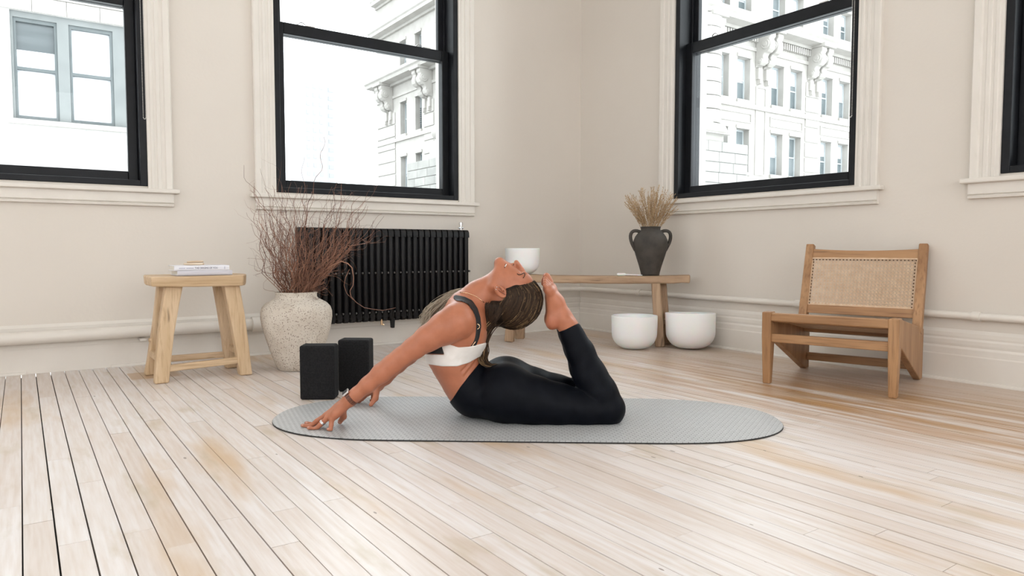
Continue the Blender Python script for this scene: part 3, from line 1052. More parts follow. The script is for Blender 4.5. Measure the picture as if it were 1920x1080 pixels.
def bowl(label, loc, R, Hh, tilt=0.0):
    r = thing('singing_bowl', label, 'bowl', loc, -YAW, 'white singing bowls')
    prof = []
    rb = R * 0.72
    n = 10
    prof.append((0.0, 0.0)); prof.append((R * .30, 0.001))
    for k in range(n + 1):
        t = k / n * D90
        prof.append((R * (.30 + .68 * math.sin(t)), Hh * .46 * (1 - math.cos(t))))
    prof += [(R * .992, Hh * .7), (R, Hh * .97), (R * .995, Hh), (R * .955, Hh), (R * .945, Hh * .9), (R * .935, Hh * .5)]
    for k in range(n, -1, -1):
        t = k / n * D90
        prof.append((max(0.0, R * (.28 + .64 * math.sin(t))), Hh * .45 * (1 - math.cos(t)) + .012))
    prof.append((0.0, 0.012))
    m = MB(); m.lathe(prof, 56)
    o = m.build('bowl_body', M['bowl'], r, smooth='all')
    if tilt:
        o.rotation_euler = (tilt, 0, 0)
        o.location = (0, 0, abs(tilt) * R * .34)
    return r
q = bc + bu * bpos(979.5, .52)
zq = 0.441 - 0.010 * math.sin(math.pi * ((bpos(979.5, .52) - x0) / (x1 - x0)))
bowl('small white frosted singing bowl standing on the bench behind the head', (q.x, q.y, zq + .0005), 0.112, 0.168)
p = at(1189, 655, 4.235); p.z = 0
bowl('white frosted singing bowl on the floor left of the bench leg', p, 0.138, 0.200)
p = at(1294.5, 656, 4.225); p.z = 0
bowl('largest white frosted singing bowl on the floor right of the bench leg', p, 0.149, 0.214, math.radians(-3.0))

# jug
jx = bpos(1219)
q = bc + bu * jx
zj = 0.441 - 0.010 * math.sin(math.pi * ((jx - x0) / (x1 - x0)))
jd = q.x * sY + q.y * cY
kj = jd / F
jug = thing('clay_jug', 'dark brown two-handled clay jug standing on the bench', 'jug', (q.x, q.y, zj + .0012), -YAW)
prof = [(0, 0), (16.5 * kj, 0)]
for (hw, y) in ((17.5, 512), (21, 499), (25.5, 485), (29.5, 472), (32, 460), (31.5, 452), (28.5, 444), (24, 438), (19.5, 434), (17.8, 431), (18.2, 427.5), (19.5, 426)):
    prof.append((hw * kj, zy(y, jd) - zj))
jr = prof[-1]
prof += [(jr[0] - .006, jr[1] + .002), (jr[0] - .012, jr[1] - .004), (0.05, jr[1] - .03), (0.085, jr[1] - .10), (0.05, .03), (0, .02)]
m = MB(); m.lathe(prof, 48)
m.build('body', M['jug'], jug, smooth='all')
for s in (-1, 1):
    hp = [(18, 436), (25, 432.5), (33, 433), (37.5, 438), (38, 447), (35, 457), (31, 464), (28, 470)]
    pts = [(s * hw * kj, 0, zy(y, jd) - zj) for (hw, y) in hp]
    # smooth the handle
    P3 = []
    for k in range(len(pts) - 1):
        for t in (0, .5):
            P3.append(Vector(pts[k]).lerp(Vector(pts[k + 1]), t))
    P3.append(Vector(pts[-1]))
    for _ in range(2):
        P3 = [P3[0]] + [(P3[k - 1] + P3[k] * 2 + P3[k + 1]) / 4 for k in range(1, len(P3) - 1)] + [P3[-1]]
    m = MB(); m.tube(P3, 0.0105, 10)
    m.build('handle', M['jug'], jug, smooth='all')
# dried grass
gr = thing('dried_grass', 'bunch of straw-coloured dried grass standing in the dark jug', 'dried grass', (q.x, q.y, zj + jr[1] - .05), -YAW)
rnd = random.Random(8)
for k in range(115):
    a = rnd.uniform(0, 6.28); r0 = rnd.uniform(0, .030)
    p0 = Vector((r0 * math.cos(a), r0 * math.sin(a), -0.10))
    hw = rnd.gauss(0, .62)
    hw = max(-1, min(1, hw))
    tip = Vector((hw * 0.155, rnd.uniform(-.08, .08), 0.05 + rnd.uniform(.15, .285) * (1 - .28 * abs(hw))))
    mid = Vector((p0.x * 1.0 + hw * .022, p0.y, 0.06))
    pts = []
    n = 9
    for j in range(n + 1):
        t = j / n
        b = p0 * (1 - t) ** 2 + mid * 2 * t * (1 - t) + tip * t * t
        b += Vector((rnd.gauss(0, .0012), rnd.gauss(0, .0012), 0)) * (1 if j else 0)
        pts.append(b)
    m = MB()
    m.tube(pts, [0.0013 - .0006 * j / n for j in range(n + 1)], 4)
    # seed head: short bristles along the top third
    for j in range(16):
        t = .55 + .45 * j / 16
        i_ = min(n - 1, int(t * n)); f_ = t * n - i_
        c = pts[i_].lerp(pts[i_ + 1], f_)
        d = (pts[-1] - pts[-3]).normalized()
        sp = Vector((rnd.gauss(0, .45), rnd.gauss(0, .45), rnd.gauss(0, .2)))
        e = c + (d + sp).normalized() * rnd.uniform(.010, .021)
        m.tube([c, c.lerp(e, .5), e], [0.0008, 0.0021, 0.0004], 3, cap=False)
    m.build('stem', M['straw'], gr, fix=False)
# mallet lying on the bench
sx_ = bpos(1172)
q2 = bc + bu * sx_ + bn * -0.045
zz = 0.441 - 0.010 * math.sin(math.pi * ((sx_ - x0) / (x1 - x0)))
mal = thing('mallet', 'small white singing-bowl mallet lying on the bench beside the jug', 'mallet', (q2.x, q2.y, zz + .0015), math.atan2(bu.y, bu.x) + .12)
m = MB(); m.tube([(-0.045, 0, 0.008), (-0.038, 0, 0.009), (0.0, 0, 0.009), (0.008, 0, 0.008)], [0.006, 0.009, 0.009, 0.006], 10)
m.build('head', M['bowl'], mal, smooth=True)
m = MB(); m.tube([(0.006, 0, 0.008), (0.06, 0, 0.006), (0.11, 0, 0.0042)], [0.004, 0.004, 0.003], 8)
m.build('handle', M['bowl'], mal, smooth=True)

# ------------------------------------------------------------------ cane lounge chair
co = Vector((2.696, 1.923, 0))
ch = thing('lounge_chair', 'low teak lounge chair with woven cane backrest by the right wall', 'chair', co, math.atan2(-0.960, 0.279))
# local axes: x = along the width (from the left foot to the right), y = backwards
CWD = 0.545
def lean(z): return 0.520 + max(0, z - .20) * 0.285
for xw in (0, CWD - .040):
    m = MB()
    # front leg: tapered, straight outer edge
    m.add([(xw + .004, 0.012, 0), (xw + .036, 0.012, 0), (xw + .036, 0.045, 0), (xw + .004, 0.045, 0),
           (xw, 0.0, 0.21), (xw + .04, 0.0, 0.21), (xw + .04, 0.062, 0.21), (xw, 0.062, 0.21),
           (xw, 0.0, 0.322), (xw + .04, 0.0, 0.322), (xw + .04, 0.062, 0.322), (xw, 0.062, 0.322)],
          [(0, 3, 2, 1), (8, 9, 10, 11)] + [(k + a, k + b, k + 4 + b, k + 4 + a) for k in (0, 4) for (a, b) in ((0, 1), (1, 2), (2, 3), (3, 0))])
    m.build('leg', M['teak_z'], ch, bevel=0.005, seg=2)
    m = MB()
    sp = [(0.060, 0.318), (0.600, 0.232), (0.596, 0.0), (0.548, 0.0), (0.060, 0.205)]
    m.prism(sp, lambda a, b: (xw + .004, a, b), lambda a, b: (xw + .036, a, b))
    m.build('side_panel', M['teak_z'], ch, bevel=0.004)
    m = MB()
    m.bar((xw + .02, lean(.215), 0.215), (xw + .02, lean(.622), 0.622), 0.040, 0.046, 0.038, 0.038, up=(0, 1, 0))
    m.build('back_post', M['teak_z'], ch, bevel=0.005)
for (z0, z1, y0, y1) in ((0.282, 0.318, 0.004, 0.040), (0.188, 0.226, 0.012, 0.036)):
    m = MB().bb(.038, CWD - .038, y0, y1, z0, z1)
    m.build('front_rail', M['teak_x'], ch, bevel=0.004)
m = MB().bb(.034, CWD - .034, 0.553, 0.580, 0.042, 0.080)
m.build('rear_stretcher', M['teak_x'], ch, bevel=0.004)
def backrail(z0, z1, sag, nm):
    m = MB()
    n = 12
    vs = []
    for k in range(n + 1):
        x = .036 + (CWD - .072) * k / n
        s = sag * math.sin(math.pi * k / n)
        for (yy, zz_) in ((-.014, z0), (.014, z0), (.014, z1 - s), (-.014, z1 - s)):
            vs.append((x, lean(zz_) + yy, zz_))
    fs = [(0, 1, 2, 3), tuple(n * 4 + q_ for q_ in (3, 2, 1, 0))]
    for j in range(n):
        for q_ in range(4):
            fs.append((j * 4 + q_, j * 4 + (q_ + 1) % 4, j * 4 + 4 + (q_ + 1) % 4, j * 4 + 4 + q_))
    m.add(vs, fs)
    m.build(nm, M['teak_x'], ch, bevel=0.003)
backrail(0.556, 0.600, 0.008, 'back_rail')
backrail(0.283, 0.326, 0.0, 'back_rail')
# woven cane of the backrest: paired uprights, paired cross strips, two diagonals
m = MB()
cx0, cx1, cz0, cz1 = 0.036, CWD - .036, 0.324, 0.558
m2 = MB()
for (a, b) in (((cx0, cz0), (cx0 + .006, cz1)), ((cx1 - .006, cz0), (cx1, cz1)), ((cx0, cz0), (cx1, cz0 + .006)), ((cx0, cz1 - .006), (cx1, cz1))):
    vs = []
    for yy in (-.017, -.012):
        for (x, z) in ((a[0], a[1]), (b[0], a[1]), (b[0], b[1]), (a[0], b[1])):
            vs.append((x, lean(z) + yy, z))
    m2.add(vs, [(0, 3, 2, 1), (4, 5, 6, 7), (0, 1, 5, 4), (1, 2, 6, 5), (2, 3, 7, 6), (3, 0, 4, 7)])
m2.build('cane_border', M['cane'], ch)
def strip(xa, za, xb, zb_, wd, off):
    d = Vector((xb - xa, zb_ - za)); d.normalize()
    s = Vector((-d.y, d.x)) * wd / 2
    vs = []
    for yy in (off, off + .0007):
        for (x, z) in ((xa - s.x, za - s.y), (xb - s.x, zb_ - s.y), (xb + s.x, zb_ + s.y), (xa + s.x, za + s.y)):
            vs.append((x, lean(z) + yy, z))
    m.add(vs, [(0, 1, 2, 3), (4, 7, 6, 5), (0, 4, 5, 1), (1, 5, 6, 2), (2, 6, 7, 3), (3, 7, 4, 0)])
CP = 0.0156
nx = int((cx1 - cx0) / CP); nz_ = int((cz1 - cz0) / CP)
px_ = (cx1 - cx0) / nx; pz_ = (cz1 - cz0) / nz_
for k in range(nx):
    for s in (-.0016, .0016):
        x = cx0 + px_ * (k + .5) + s
        strip(x, cz0, x, cz1, 0.0019, -.0140)
for k in range(nz_):
    for s in (-.0016, .0016):
        z = cz0 + pz_ * (k + .5) + s
        strip(cx0, z, cx1, z, 0.0019, -.0132)
for k in range(-nz_, nx + 1):
    for sg in (1, -1):
        # diagonals through the cell corners, clipped to the panel
        xa = cx0 + px_ * k; xb = xa + px_ * nz_
        za, zb_ = (cz0, cz1) if sg > 0 else (cz1, cz0)
        ta = max(0, (cx0 - xa) / (xb - xa)); tb = min(1, (cx1 - xa) / (xb - xa))
        if tb - ta < .04: continue
        strip(xa + (xb - xa) * ta, za + (zb_ - za) * ta, xa + (xb - xa) * tb, za + (zb_ - za) * tb, 0.0024, -.0124 if sg > 0 else -.0116)
lh = MB()
def hole(x, z):
    lh.tube([(x, lean(z) - .0185, z), (x, lean(z) - .0165, z)], .0030, 8)
for k in range(nx):
    hole(cx0 + px_ * (k + .5), cz1 - .011)
for k in range(nz_ - 1):
    hole(cx0 + .011, cz0 + pz_ * (k + .5)); hole(cx1 - .011, cz0 + pz_ * (k + .5))
M['hole'] = mk('dark_lace_hole', (0.07, 0.032, 0.014), rough=0.9)
lh.build('lace_holes', M['hole'], ch)['kind'] = 'stuff'
cn = m.build('cane_weave', M['cane'], ch)
cn['kind'] = 'stuff'
# sloping seat: frame and close-woven cane
for (y0, z0, y1, z1) in ((0.03, 0.300, 0.075, 0.292), (0.495, 0.216, 0.54, 0.208)):
    m = MB()
    m.bar((CWD / 2, y0, z0 - .012), (CWD / 2, y1, z1 - .012), CWD - .076, 0.022, up=(0, 0, 1))
    m.build('seat_rail', M['teak_x'], ch, bevel=0.003)
m = MB(); m.bar((CWD / 2, 0.06, 0.289), (CWD / 2, 0.51, 0.208), CWD - .08, 0.006, up=(0, 0, 1))
m.build('seat_cane', M['cane'], ch)

# ------------------------------------------------------------------ outside: ground, neighbour, ornate corner building, far tower
M['stone'] = mk('pale_limestone', (0.345, 0.33, 0.305), (0.39, 0.375, 0.35), scale=1.6, rough=0.85, bump=0.1, bscale=12)
M['stone_g'] = mk('grey_limestone', (0.25, 0.25, 0.235), (0.33, 0.325, 0.305), scale=1.1, rough=0.85, bump=0.1, bscale=9, rand=20)
M['white_sash'] = mk('white_window_paint', (0.40, 0.435, 0.445), rough=0.5)
M['blue_pane'] = mk('sky_reflecting_pane', (0.10, 0.122, 0.128), (0.18, 0.205, 0.213), scale=0.6, rough=0.25, rand=9)
M['blind'] = mk('white_blind', (0.50, 0.515, 0.54), rough=0.4)
M['asphalt'] = mk('street', (0.35, 0.35, 0.35), rough=0.9)
M['nb_frame'] = mk('grey_window_paint', (0.085, 0.10, 0.102), (0.105, 0.12, 0.122), scale=5, rough=0.6)
M['nb_post'] = mk('light_grey_window_paint', (0.15, 0.162, 0.160), (0.18, 0.193, 0.19), scale=3, rough=0.6)
M['dark_pane'] = mk('dark_room_pane', (0.055, 0.068, 0.072), (0.095, 0.11, 0.115), scale=1.5, stretch=(.3, 1, 4), rough=0.2)
M['far'] = mk('far_tower', (0.365, 0.37, 0.38), rough=0.9)
M['far_win'] = mk('far_tower_glass', (0.31, 0.325, 0.34), rough=0.6)
def brick_mat():
    m = mk('whitewashed_brick', (0.74, 0.73, 0.71), rough=0.85)
    nt = m.node_tree; N = nt.nodes; L = nt.links
    tc = N.new('ShaderNodeTexCoord')
    mp = N.new('ShaderNodeMapping'); mp.inputs['Rotation'].default_value = (D90, 0, 0)
    L.new(tc.outputs['Object'], mp.inputs[0])
    bt = N.new('ShaderNodeTexBrick')
    bt.inputs['Color1'].default_value = (0.40, 0.39, 0.375, 1); bt.inputs['Color2'].default_value = (0.445, 0.44, 0.43, 1)
    bt.inputs['Mortar'].default_value = (0.38, 0.375, 0.37, 1); bt.inputs['Scale'].default_value = 1
    bt.inputs['Brick Width'].default_value = 0.22; bt.inputs['Row Height'].default_value = 0.075; bt.inputs['Mortar Size'].default_value = 0.006
    L.new(mp.outputs[0], bt.inputs['Vector']); L.new(bt.outputs['Color'], N['Principled BSDF'].inputs['Base Color'])
    return m
M['nb_wall'] = brick_mat()
struct(MB().bb(-150, 400, 5, 400, -13.2, -13).build('ground', M['asphalt']))

# --- neighbour with the double window
nb = thing('neighbour_building', 'white-painted brick building with a grey double window close outside the left window', 'building', (-4, 12, -13))
def nbx(mb, x0, x1, y0, y1, z0, z1): mb.bb(x0 + 4, x1 + 4, y0 - 12, y1 - 12, z0 + 13, z1 + 13)
m = MB()
for (a, b, c, d) in ((-14, -0.02, -13, 7.5), (1.42, 2.0, -13, 7.5), (-0.02, 1.42, -13, 2.40), (-0.02, 1.42, 3.885, 7.5)):
    nbx(m, a, b, 12, 12.4, c, d)
nbx(m, -14, 2.0, 12.4, 20, -13, 7.5)
m.build('wall', M['nb_wall'], nb)
for k, (a, b) in enumerate(((-0.62, -.175), (-.17, 0.235), (0.24, 0.645), (0.65, 1.055), (1.06, 1.60))):
    m = MB(); nbx(m, a, b, 11.975, 12.05, 3.89, 4.095); m.build('lintel_stone', M['stone'], nb, bevel=0.004)
m = MB(); nbx(m, -14, 2.0, 11.96, 12.05, 4.10, 4.16); m.build('belt_course', M['stone'], nb)
m = MB(); nbx(m, -0.08, 1.48, 11.93, 12.1, 2.33, 2.40); m.build('window_sill', M['stone'], nb, bevel=0.006)
m = MB()
nbx(m, -0.02, 1.42, 12.03, 12.10, 3.80, 3.885); nbx(m, 0.525, 0.665, 12.03, 12.10, 2.40, 3.80)
nbx(m, 1.215, 1.42, 12.03, 12.10, 2.40, 3.80); nbx(m, -0.02, 0.012, 12.03, 12.10, 2.40, 3.80)
m.build('window_surround', M['nb_post'], nb)
for (a, b, top_dark) in ((0.012, 0.525, True), (0.665, 1.215, False)):
    m = MB()
    t = 0.035
    for (p, q, r, s) in ((a, a + t, 2.41, 3.80), (b - t, b, 2.41, 3.80), (a + t, b - t, 2.41, 2.46), (a + t, b - t, 3.75, 3.80), (a + t, b - t, 3.09, 3.13)):
        nbx(m, p, q, 12.05, 12.12, r, s)
    so = m.build('window', M['nb_frame'], nb)
    m = MB(); nbx(m, a + t, b - t, 12.10, 12.11, 2.46, 3.09); m.build('pane', M['blind'], so)
    m = MB()
    if top_dark:
        nbx(m, a + t, b - t, 12.10, 12.11, 3.37, 3.75); m.build('pane', M['dark_pane'], so)
        m = MB(); nbx(m, a + t, b - t, 12.095, 12.11, 3.13, 3.37); m.build('blind', M['blind'], so)
    else:
        nbx(m, a + t, b - t, 12.10, 12.11, 3.13, 3.75); m.build('pane', M['blind'], so)

# --- ornate stone building: south front at y=22.8, west front at x=20.8
BX, BY, BZ = 20.8, 22.8, -13.0
ob = thing('ornate_stone_building', 'pale ornate stone office building with scrolled brackets across the street', 'building', (BX, BY, BZ))
ROWS = [(-3.2, -1.0), (0.6, 2.8), (4.5, 6.66), (8.1, 10.2), (12.25, 14.1)]
TOPZ = 21.0
SX = [(23.35, 24.35), (25.05, 26.05), (27.9, 28.95), (29.6, 30.62), (32.4, 33.45), (34.05, 35.1), (37.0, 38.05), (38.75, 39.8), (41.5, 42.55), (43.2, 44.25)]
WY = [(25.6, 26.5), (27.6, 28.5), (30.3, 31.2), (32.3, 33.2), (34.9, 35.8), (36.9, 37.8), (39.65, 40.5), (41.75, 42.65)]
SE, WE = 48.0, 46.3
def S3(x, o, z): return (x - BX, -o, z - BZ)              # south: o = outwards
def W3(y, o, z): return (-o, y - BY, z - BZ)              # west
def fbx(mb, fn, u0, u1, o0, o1, z0, z1):
    p = fn(u0, o0, z0); q = fn(u1, o1, z1)
    mb.bb(*[v for k in range(3) for v in (min(p[k], q[k]), max(p[k], q[k]))])
def facade(fn, cols, lo, hi):
    m = MB()
    cur = lo
    for (a, b) in cols:
        fbx(m, fn, cur, a, -0.6, 0, BZ, TOPZ)
        zz0 = BZ
        for (r0, r1) in ROWS:
            fbx(m, fn, a, b, -0.6, 0, zz0, r0); zz0 = r1
        fbx(m, fn, a, b, -0.6, 0, zz0, TOPZ)
        cur = b
    fbx(m, fn, cur, hi, -0.6, 0, BZ, TOPZ)
    m.build('wall', M['stone'], ob)
facade(S3, SX, BX, SE)
facade(W3, WY, BY + .6, WE)
m = MB(); m.bb(0.6, SE - BX, 0.6, WE - BY, 0, TOPZ - BZ); m.build('core', M['dark_pane'], ob)
rnd = random.Random(2)
def bwin(fn, a, b, r0, r1, louvre=False):
    m = MB()
    t = 0.07
    for (p, q, r, s) in ((a, a + t, r0, r1), (b - t, b, r0, r1), (a + t, b - t, r0, r0 + .09), (a + t, b - t, r1 - .08, r1), (a + t, b - t, (r0 + r1) / 2 - .035, (r0 + r1) / 2 + .035)):
        fbx(m, fn, p, q, -0.42, -0.34, r, s)
    so = m.build('window', M['white_sash'], ob)
    mid = (r0 + r1) / 2
    m = MB(); fbx(m, fn, a + t, b - t, -0.40, -0.385, r0 + .09, mid - .035); m.build('pane', M['blue_pane'], so)
    m = MB(); fbx(m, fn, a + t, b - t, -0.40, -0.385, mid + .035, r1 - .08); m.build('pane', M['blue_pane'], so)
    if not louvre and rnd.random() < .75:
        zz_ = rnd.choice((mid - .2, mid - .1, mid + .035, mid + .3))
        m = MB(); fbx(m, fn, a + t, b - t, -0.384, -0.378, zz_, r1 - .08); m.build('blind', M['blind'], so)
    if louvre:
        for k in range(11):
            z = r0 + .15 + k * (r1 - r0 - .75) / 11
            m = MB(); fbx(m, fn, a + t, b - t, -0.36, -0.28, z, z + .055); m.build('slat', M['dark_pane'], so)
    m = MB(); fbx(m, fn, a - .06, b + .06, -0.3, 0.10, r0 - .16, r0); m.build('window_sill', M['stone'], so)
    m = MB(); fbx(m, fn, a - .05, b + .05, -0.02, 0.06, r1, r1 + .16); m.build('lintel', M['stone'], so)
for (a, b) in SX:
    for (r0, r1) in ROWS[1:]: bwin(S3, a, b, r0, r1)
for (a, b) in WY:
    for (r0, r1) in ROWS[1:]: bwin(W3, a, b, r0, r1, abs(a - 39.65) < .1)
def cornice(fn, lo, hi, z, big, nm='cornice'):
    pr = [(0, z - .1), (big * .25, z - .1), (big * .25, z + .05), (big * .85, z + .10), (big * .9, z + .28), (big, z + .36), (big * 1.02, z + .52), (0, z + .80)]
    m = MB(); m.prism(pr, lambda o, zz_: fn(lo, o, zz_), lambda o, zz_: fn(hi, o, zz_)); m.build(nm, M['stone'], ob)
for (z, big) in ((11.50, 1.0), (15.0, 0.7), (17.2, 0.5)):
    cornice(S3, BX - big, SE, z, big)
    cornice(W3, BY - big, WE, z, big)
for (z0, z1, o) in ((7.70, 7.93, .12), (10.62, 10.80, .08), (3.9, 4.15, .12)):
    m = MB(); fbx(m, S3, BX, SE, 0, o, z0, z1); m.build('belt_course', M['stone'], ob)
    m = MB(); fbx(m, W3, BY, WE, 0, o, z0, z1); m.build('belt_course', M['stone'], ob)
# dentils under the main cornice
dent = MB()
u = 28.0
while u < 42:
    fbx(dent, S3, u, u + .10, 0, .22, 11.05, 11.36); u += .19
dent.build('dentil_course', M['stone'], ob)['kind'] = 'stuff'
# scrolled double brackets on the piers
def bracket(fn, u, sgn=1):
    r = None
    for du in (-.47, .18):
        m = MB()
        pr = [(0, 11.45), (.88, 11.45), (.90, 11.25), (.80, 11.14), (.86, 11.0), (.90, 10.82), (.84, 10.62), (.70, 10.50), (.55, 10.46), (.46, 10.34), (.50, 10.2), (.42, 10.02), (.28, 9.92), (.12, 9.90), (0, 9.8)]
        m.prism(pr, lambda o, z: fn(u + du - .02, o, z), lambda o, z: fn(u + du + .42, o, z))
        b_ = m.build('scroll_bracket', M['stone'], ob, bevel=0.04)
        m = MB()
        for (oc, zc, rc) in ((.58, 10.88, .26), (.30, 10.12, .15)):
            for s in (-1, 1):
                cu = u + du + .20 + s * .23
                m.tube([fn(cu - s * .03, oc, zc), fn(cu + s * .04, oc, zc)], [rc, rc * .85], 14)
                m.tube([fn(cu + s * .03, oc, zc), fn(cu + s * .07, oc, zc)], [rc * .5, rc * .4], 10)
        m.build('volute', M['stone'], b_)
        m = MB(); fbx(m, fn, u + du + .04, u + du + .34, 0, .18, 9.25, 9.8); fbx(m, fn, u + du + .10, u + du + .28, 0, .24, 9.0, 9.25)
        m.build('pendant', M['stone'], b_)
    m = MB(); fbx(m, fn, u - .5, u + .62, 0, 1.02, 11.45, 11.62); m.build('bracket_cap', M['stone'], ob)
for u in (27.0, 31.5, 36.05, 40.65): bracket(S3, u)
for u in (29.4, 34.05, 38.7, 44.2): bracket(W3, u)
# pier panels and rusticated pier bands
for u in (31.5, 40.65):
    m = MB()
    for (p, q, r, s) in ((u - .42, u - .36, 4.4, 8.9), (u + .36, u + .42, 4.4, 8.9), (u - .36, u + .36, 4.4, 4.46), (u - .36, u + .36, 8.84, 8.9)):
        fbx(m, S3, p, q, 0, .05, r, s)
    m.build('pier_panel', M['stone'], ob)
for (fn, lo, hi) in ((S3, 35.45, 36.75), (W3, 43.4, 46.2), (W3, 38.05, 39.3)):
    z = 3.2
    while z < 9.0:
        m = MB(); fbx(m, fn, lo, hi, 0, .06, z, z + .76); m.build('stone_block', M['stone'], ob, bevel=0.03); z += .82
for (a, b) in ((27.8, 30.75), (32.3, 35.2), (36.9, 39.9)):
    m = MB()
    for (p, q, r, s) in ((a, b, 7.42, 7.48), (a, b, 6.98, 7.03), (a, a + .06, 7.03, 7.42), (b - .06, b, 7.03, 7.42)):
        fbx(m, S3, p, q, 0, .06, r, s)
    m.build('spandrel_panel', M['stone'], ob)
# rounded stone turret at the corner bay
z = 5.9
while z < 15:
    m = MB(); m.tube([S3(26.85, 0, z), S3(26.85, 0, z + .60)], 0.98, 28)
    m.build('stone_drum', M['stone'], ob, bevel=0.03); z += .63
# lower block in front of the corner, with coursed stones and a rolled coping
m = MB(); m.bb(17.8 - BX, 27.4 - BX, 20.5 - BY, 35.6 - BY, 0, 5.1 - BZ); m.build('annex', M['stone_g'], ob)
z = 1.7
row = 0
while z < 5.0:
    u = 29.6 - (row % 2) * .6
    while u < 35.5:
        e = min(u + rnd.uniform(.95, 1.45), 35.6)
        if 35.6 - e < .5: e = 35.6
        m = MB(); m.bb(17.74 - BX, 17.9 - BX, u + .012 - BY, e - .012 - BY, z + .012 - BZ, z + .44 - BZ)
        m.build('stone_block', M['stone_g'], ob, bevel=0.02)
        u = e
    u = 21.8 + (row % 2) * .5
    while u < 27.3:
        e = min(u + rnd.uniform(.9, 1.4), 27.4)
        if 27.4 - e < .5: e = 27.4
        m = MB(); m.bb(u + .012 - BX, e - .012 - BX, 20.44 - BY, 20.6 - BY, z + .012 - BZ, z + .44 - BZ)
        m.build('stone_block', M['stone_g'], ob, bevel=0.02)
        u = e
    z += .455; row += 1
m = MB(); fbx(m, S3, 17.9, 25.9, 2.0, 2.6, 5.62, 5.66)
m.build('coping_base', M['stone'], ob)
m = MB(); m.tube([S3(17.9, 2.2, 5.86), S3(25.7, 2.2, 5.86)], 0.28, 18); m.tube([S3(25.7, 2.2, 5.86), S3(26.0, 2.2, 5.80)], [.26, .12], 18)
m.tube([S3(17.9, 2.1, 6.2), S3(25.1, 2.1, 6.2)], 0.16, 14)
m.build('coping_roll', M['stone'], ob, smooth=True)
m = MB(); fbx(m, S3, 17.9, 25.8, 1.0, 2.25, 5.1, 5.7); m.build('parapet', M['stone'], ob)
m = MB(); fbx(m, W3, 21.0, 33.2, 2.4, 2.95, 5.1, 6.25); m.build('parapet', M['stone'], ob)
m = MB(); m.ball(W3(32.6, 2.7, 6.7), .42, 16, 10); m.build('finial', M['stone'], ob, smooth='all')

# --- far tower, its haze put into pale, low-contrast colours
tw = at(592, 467, 185.0)
ft = thing('far_tower', 'pale distant high-rise seen faintly through the middle window', 'building', (tw.x, tw.y, BZ), math.radians(8))
m = MB(); m.bb(-4.6, 1.5, -4, 4, 0, 59.5); m.bb(1.5, 5.0, -3, 4, 0, 55.5); m.bb(-2.6, 0.4, -2.5, 3, 59.5, 62.5); m.build('tower_body', M['far'], ft)
for k in range(22):
    z = 8 + k * 2.2
    for x in (-3.6, -1.8, 0.0):
        m = MB(); m.bb(x - .45, x + .45, -4.06, -3.9, z, z + 1.1); m.build('window', M['far_win'], ft)
    m = MB(); m.bb(2.6, 4.0, -3.06, -2.9, z, z + 1.0); m.build('window', M['far_win'], ft)

# ------------------------------------------------------------------ the person (one continuous body from a signed-distance field)
MD = 2.49                      # forward distance of the body's middle plane
RES = 0.0026
GX = np.arange(-0.735, 0.445, RES, dtype=np.float32)
GY = np.arange(2.19, 2.80, RES, dtype=np.float32)
GZ = np.arange(-0.012, 0.62, RES, dtype=np.float32)
FLOORZ = 0.0067
class Field:
    def __init__(self):
        self.D = np.full((len(GX), len(GY), len(GZ)), 1.0, np.float32)
def smin(a, b, k):
    if k <= 0: return np.minimum(a, b)
    h = np.clip(0.5 + 0.5 * (b - a) / k, 0, 1)
    return b * (1 - h) + a * h - k * h * (1 - h)
def sl(G, lo, hi):
    a = int(np.searchsorted(G, lo)); b = int(np.searchsorted(G, hi))
    return slice(max(0, a), max(a + 1, b))
class Cap:
    """tapered capsule; sy stretches it in depth about its own axis"""
    def __init__(s, a, b, ra, rb, sy=1.0):
        s.a = np.array(a, np.float32); s.b = np.array(b, np.float32); s.ra, s.rb, s.sy = ra, rb, sy
    def bounds(s, e):
        r = max(s.ra, s.rb) + e
        lo = np.minimum(s.a, s.b) - r; hi = np.maximum(s.a, s.b) + r
        ey = max(s.ra, s.rb) * s.sy + e
        lo[1] = min(s.a[1], s.b[1]) - ey; hi[1] = max(s.a[1], s.b[1]) + ey
        return lo, hi
    def ev(s, X, Y, Z):
        d = s.b - s.a
        if s.sy != 1.0:
            ym = (s.a[1] + s.b[1]) / 2
            Y = (Y - ym) / s.sy + ym
        L = float(d @ d) + 1e-12
        t = np.clip(((X - s.a[0]) * d[0] + (Y - s.a[1]) * d[1] + (Z - s.a[2]) * d[2]) / L, 0, 1)
        return np.sqrt((X - s.a[0] - t * d[0]) ** 2 + (Y - s.a[1] - t * d[1]) ** 2 + (Z - s.a[2] - t * d[2]) ** 2) - (s.ra + (s.rb - s.ra) * t)
class Ell:
    """ellipsoid with axes: u (in image plane, angle), w (perpendicular in plane), depth"""
    def __init__(s, c, ru, rw, ry, ang=0.0, tilt=0.0):
        s.c = np.array(c, np.float32); s.r = (ru, rw, ry); s.ang = ang; s.tilt = tilt
    def bounds(s, e):
        r = max(s.r) + e
        return s.c - r, s.c + r
    def ev(s, X, Y, Z):
        x = X - s.c[0]; y = Y - s.c[1]; z = Z - s.c[2]
        ca, sa = math.cos(s.ang), math.sin(s.ang)
        u = x * ca + z * sa; w = -x * sa + z * ca
        if s.tilt:
            ct, st_ = math.cos(s.tilt), math.sin(s.tilt)
            w, y = w * ct - y * st_, w * st_ + y * ct
        k0 = np.sqrt((u / s.r[0]) ** 2 + (w / s.r[1]) ** 2 + (y / s.r[2]) ** 2)
        k1 = np.sqrt((u / s.r[0] ** 2) ** 2 + (w / s.r[1] ** 2) ** 2 + (y / s.r[2] ** 2) ** 2) + 1e-9
        return k0 * (k0 - 1) / k1
